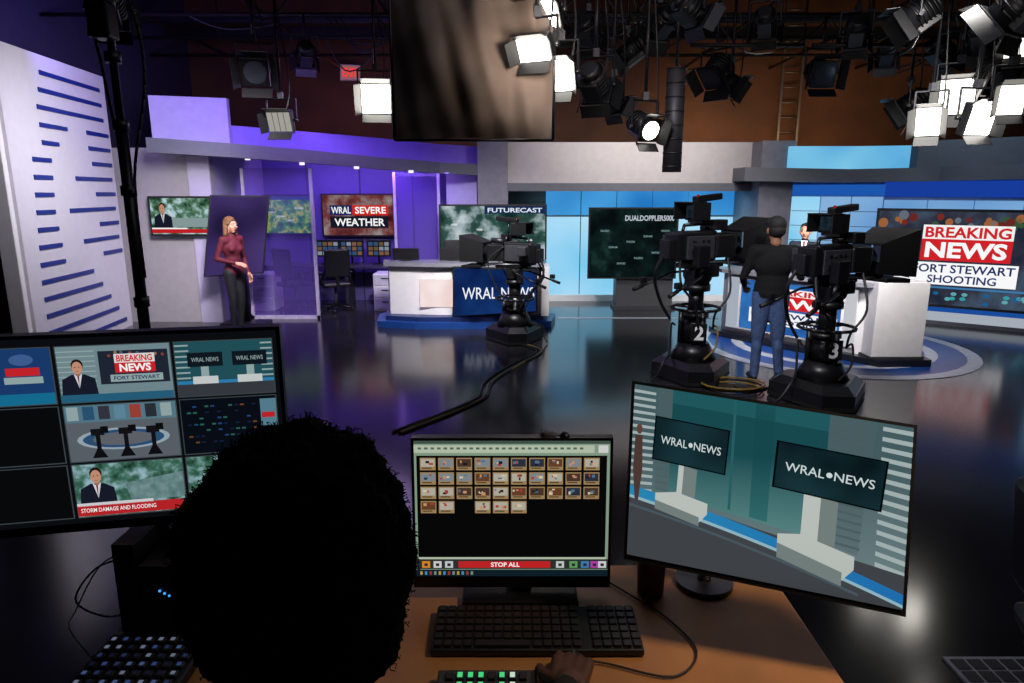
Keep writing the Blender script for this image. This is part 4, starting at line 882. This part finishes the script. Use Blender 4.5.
# black flag curtain
def flag():
    b = B('black_drape'); m = M('drape_cloth', (78, 66, 58), .8, var=.2, scale=3); Y = 6.0
    x0, x1 = X(392, 70, Y), X(554, 70, Y); zt = Z(-30, Y); zb = Z(140, Y); n = 90; rows = 40; vs = []; fs = []
    for j in range(rows + 1):
        for i in range(n + 1):
            s, t = i / n, j / rows; q = (1 - abs(2 * s - 1) ** 4)
            y = Y + q * (.05 * math.sin(s * 17 + t * 3.5 + math.sin(t * 6) * 1.2) + .018 * math.sin(s * 37 - 9 * t) + .035 * math.sin(s * 7 - 8 * t) + .05 * noise.noise(V((s * 4, t * 5, 0)))) - .12 * q * math.sin(t * 3.1)
            vs.append((x0 + (x1 - x0) * s, y, zt + (zb - zt) * t + .02 * math.sin(s * 3.1) * t))
    for j in range(rows):
        for i in range(n): a = j * (n + 1) + i; fs.append((a, a + 1, a + n + 2, a + n + 1))
    b.mesh(vs, fs, m, True); b.tube([(x0, Y, zb), (x0, Y, zt), (x1, Y, zt), (x1, Y, zb)], .014, BLACK2); b.cyl((x0, Y, zb), (x1, Y, zb), .012, BLACK2)
    for x in (x0, x1): b.cyl((x, Y, zt), (x, Y, GZ), .012, BLACK2, seg=8)
    b.done()
flag()
# ladder on the back wall
b = B('wall_ladder'); Y = 15.0; xa, xb = X(781, 100, Y), X(800, 100, Y); lm = M('ladder_metal', (96, 90, 84), .4, .6)
for x in (xa, xb): b.bx(x - .025, x + .025, Y, Y + .06, 0, 6.2, lm)
for k in range(20): b.cyl((xa, Y + .03, .3 + k * .3), (xb, Y + .03, .3 + k * .3), .018, lm, seg=8)
for z in (1, 3, 5): b.bx(xa, xa + .03, Y, 15.2, z, z + .04, lm)
b.done()
# light stand on the left
b = B('light_stand'); Y = 5.6; p = P(145, 330, Y); x = p.x
b.cyl((x, Y, .3), (x, Y, 2.6), .045, BLACK2); b.cyl((x, Y, 2.6), (x, Y, 4.55), .03, BLACK2)
for a in (0, 2.09, 4.19): b.cyl((x, Y, .5), (x + .5 * math.cos(a), Y + .5 * math.sin(a), .02), .016, BLACK2)
for z in (1.2, 2.1, 2.6, 3.1, 3.5): b.cyl((x, Y, z - .04), (x, Y, z + .04), .06, BLACK)
b.curve([(x, Y, 3.9), (x + .2, Y, 3.4), (x + .22, Y, 2.9), (x + .06, Y, 2.2), (x + .05, Y, 1.4)], .012, RUBBER)
b.curve([(x, Y, 4.2), (x - .16, Y, 3.6), (x - .1, Y, 3.1), (x - .05, Y, 2.6)], .012, RUBBER)
b.box((x, Y - .05, 3.75), (.26, .2, .2), BLACK, bev=.02); b.box((x - .02, Y - .05, 3.35), (.16, .16, .26), BLACK2, bev=.02); b.done()
# ------------------------------------------------------------------ lights
def area(name, loc, tgt, P_, size, col=(1, 1, 1), sy=None, spread=180):
    l = bpy.data.lights.new(name, 'AREA'); l.energy = P_; l.size = size; l.color = col; l.spread = math.radians(spread)
    if sy: l.shape = 'RECTANGLE'; l.size_y = sy
    o = bpy.data.objects.new(name, l); o.location = loc; o.rotation_euler = (V(tgt) - V(loc)).to_track_quat('-Z', 'Y').to_euler(); scene.collection.objects.link(o)
area('key_light_desk_right', (3.6, 5.8, 4.3), (4.3, 9.4, .9), 75, .6, (1, .96, .92), spread=55)
area('key_light_desk_left', (-.3, 7.2, 4.3), (-.7, 10.8, .8), 60, .6, (1, .97, .98), spread=55)
area('key_light_weather', (-2.6, 7.4, 4.0), (-4.2, 10.4, 1.2), 24, .5, (.95, .9, 1), spread=50)
area('wash_striped_wall', (-3.4, 7.6, 3.4), (-6, 9.6, 1.8), 50, .8, (.93, .91, 1), spread=100)
area('purple_alcove_wash', (-2.6, 12.2, 2.45), (-2.6, 13.1, 1.2), 55, 3, (.38, .2, 1), .3)
area('purple_upper_wash', (-3, 9.9, 3.3), (-3.2, 11.6, 2.8), 42, 3, (.4, .25, 1), .4)
area('purple_left_wall_wash', (-5.2, 9, 4.4), (-6.8, 12, 4.6), 30, 1, (.3, .2, 1))
area('purple_floor_wash', (-2.5, 10.8, 3.4), (-2.4, 9.4, 0), 26, 1.5, (.6, .4, 1))
area('center_fascia_wash', (2.3, 10.2, 3.9), (2.2, 12.4, 2.5), 50, 3, (1, .95, .9), .4, 90)
area('cyan_wall_wash', (2.2, 12.5, 2.05), (2.2, 12.9, .5), 25, 3.5, (.4, .8, 1), .2)
area('right_set_wash', (6.2, 9.0, 3.6), (7, 10.8, 2), 22, 1.5, (.6, .8, 1))
area('warm_back_wash', (5.5, 13.6, 3.2), (6, 15.2, 4.0), 42, 5, (1, .64, .34), .4)
area('warm_back_wash_left', (-2.5, 13.8, 3.2), (-2.5, 15.2, 4.4), 8, 4, (1, .6, .6), .4)
area('grid_glow', (2.5, 4.5, 3.4), (3, 9.5, 4.6), 16, 1.5, (1, .92, .88))
area('pedestal_rim', (.5, 4.2, 4.4), (2.6, 7.2, 1.1), 34, .7, (.95, .95, 1), spread=70)  # added rim light, gives the camera pedestals highlights and lifts the operator
area('drape_glow', (.3, 5.1, 3.05), (.2, 6.0, 3.2), 11, .25, (1, .85, .74), spread=90)
area('control_desk_lamp', (1.3, 1.0, 2.9), (.62, 1.3, 1.12), 3.8, .3, (1, .76, .52), spread=70)
area('floor_fill', (1, 5, 5.5), (1, 6.5, 0), 40, 4, (.82, .8, 1))
w = bpy.data.worlds.new('studio_dark'); scene.world = w; w.use_nodes = True
w.node_tree.nodes['Background'].inputs[0].default_value = (.5, .5, .65, 1); w.node_tree.nodes['Background'].inputs[1].default_value = .01
# ------------------------------------------------------------------ camera
cam = bpy.data.cameras.new('Camera'); cam.lens = 24; cam.sensor_width = 36; cam.clip_start = .05
co = bpy.data.objects.new('Camera', cam); co.location = (0, 0, 2.1); co.rotation_euler = (math.radians(90 - 12.46), 0, 0)
scene.collection.objects.link(co); scene.camera = co
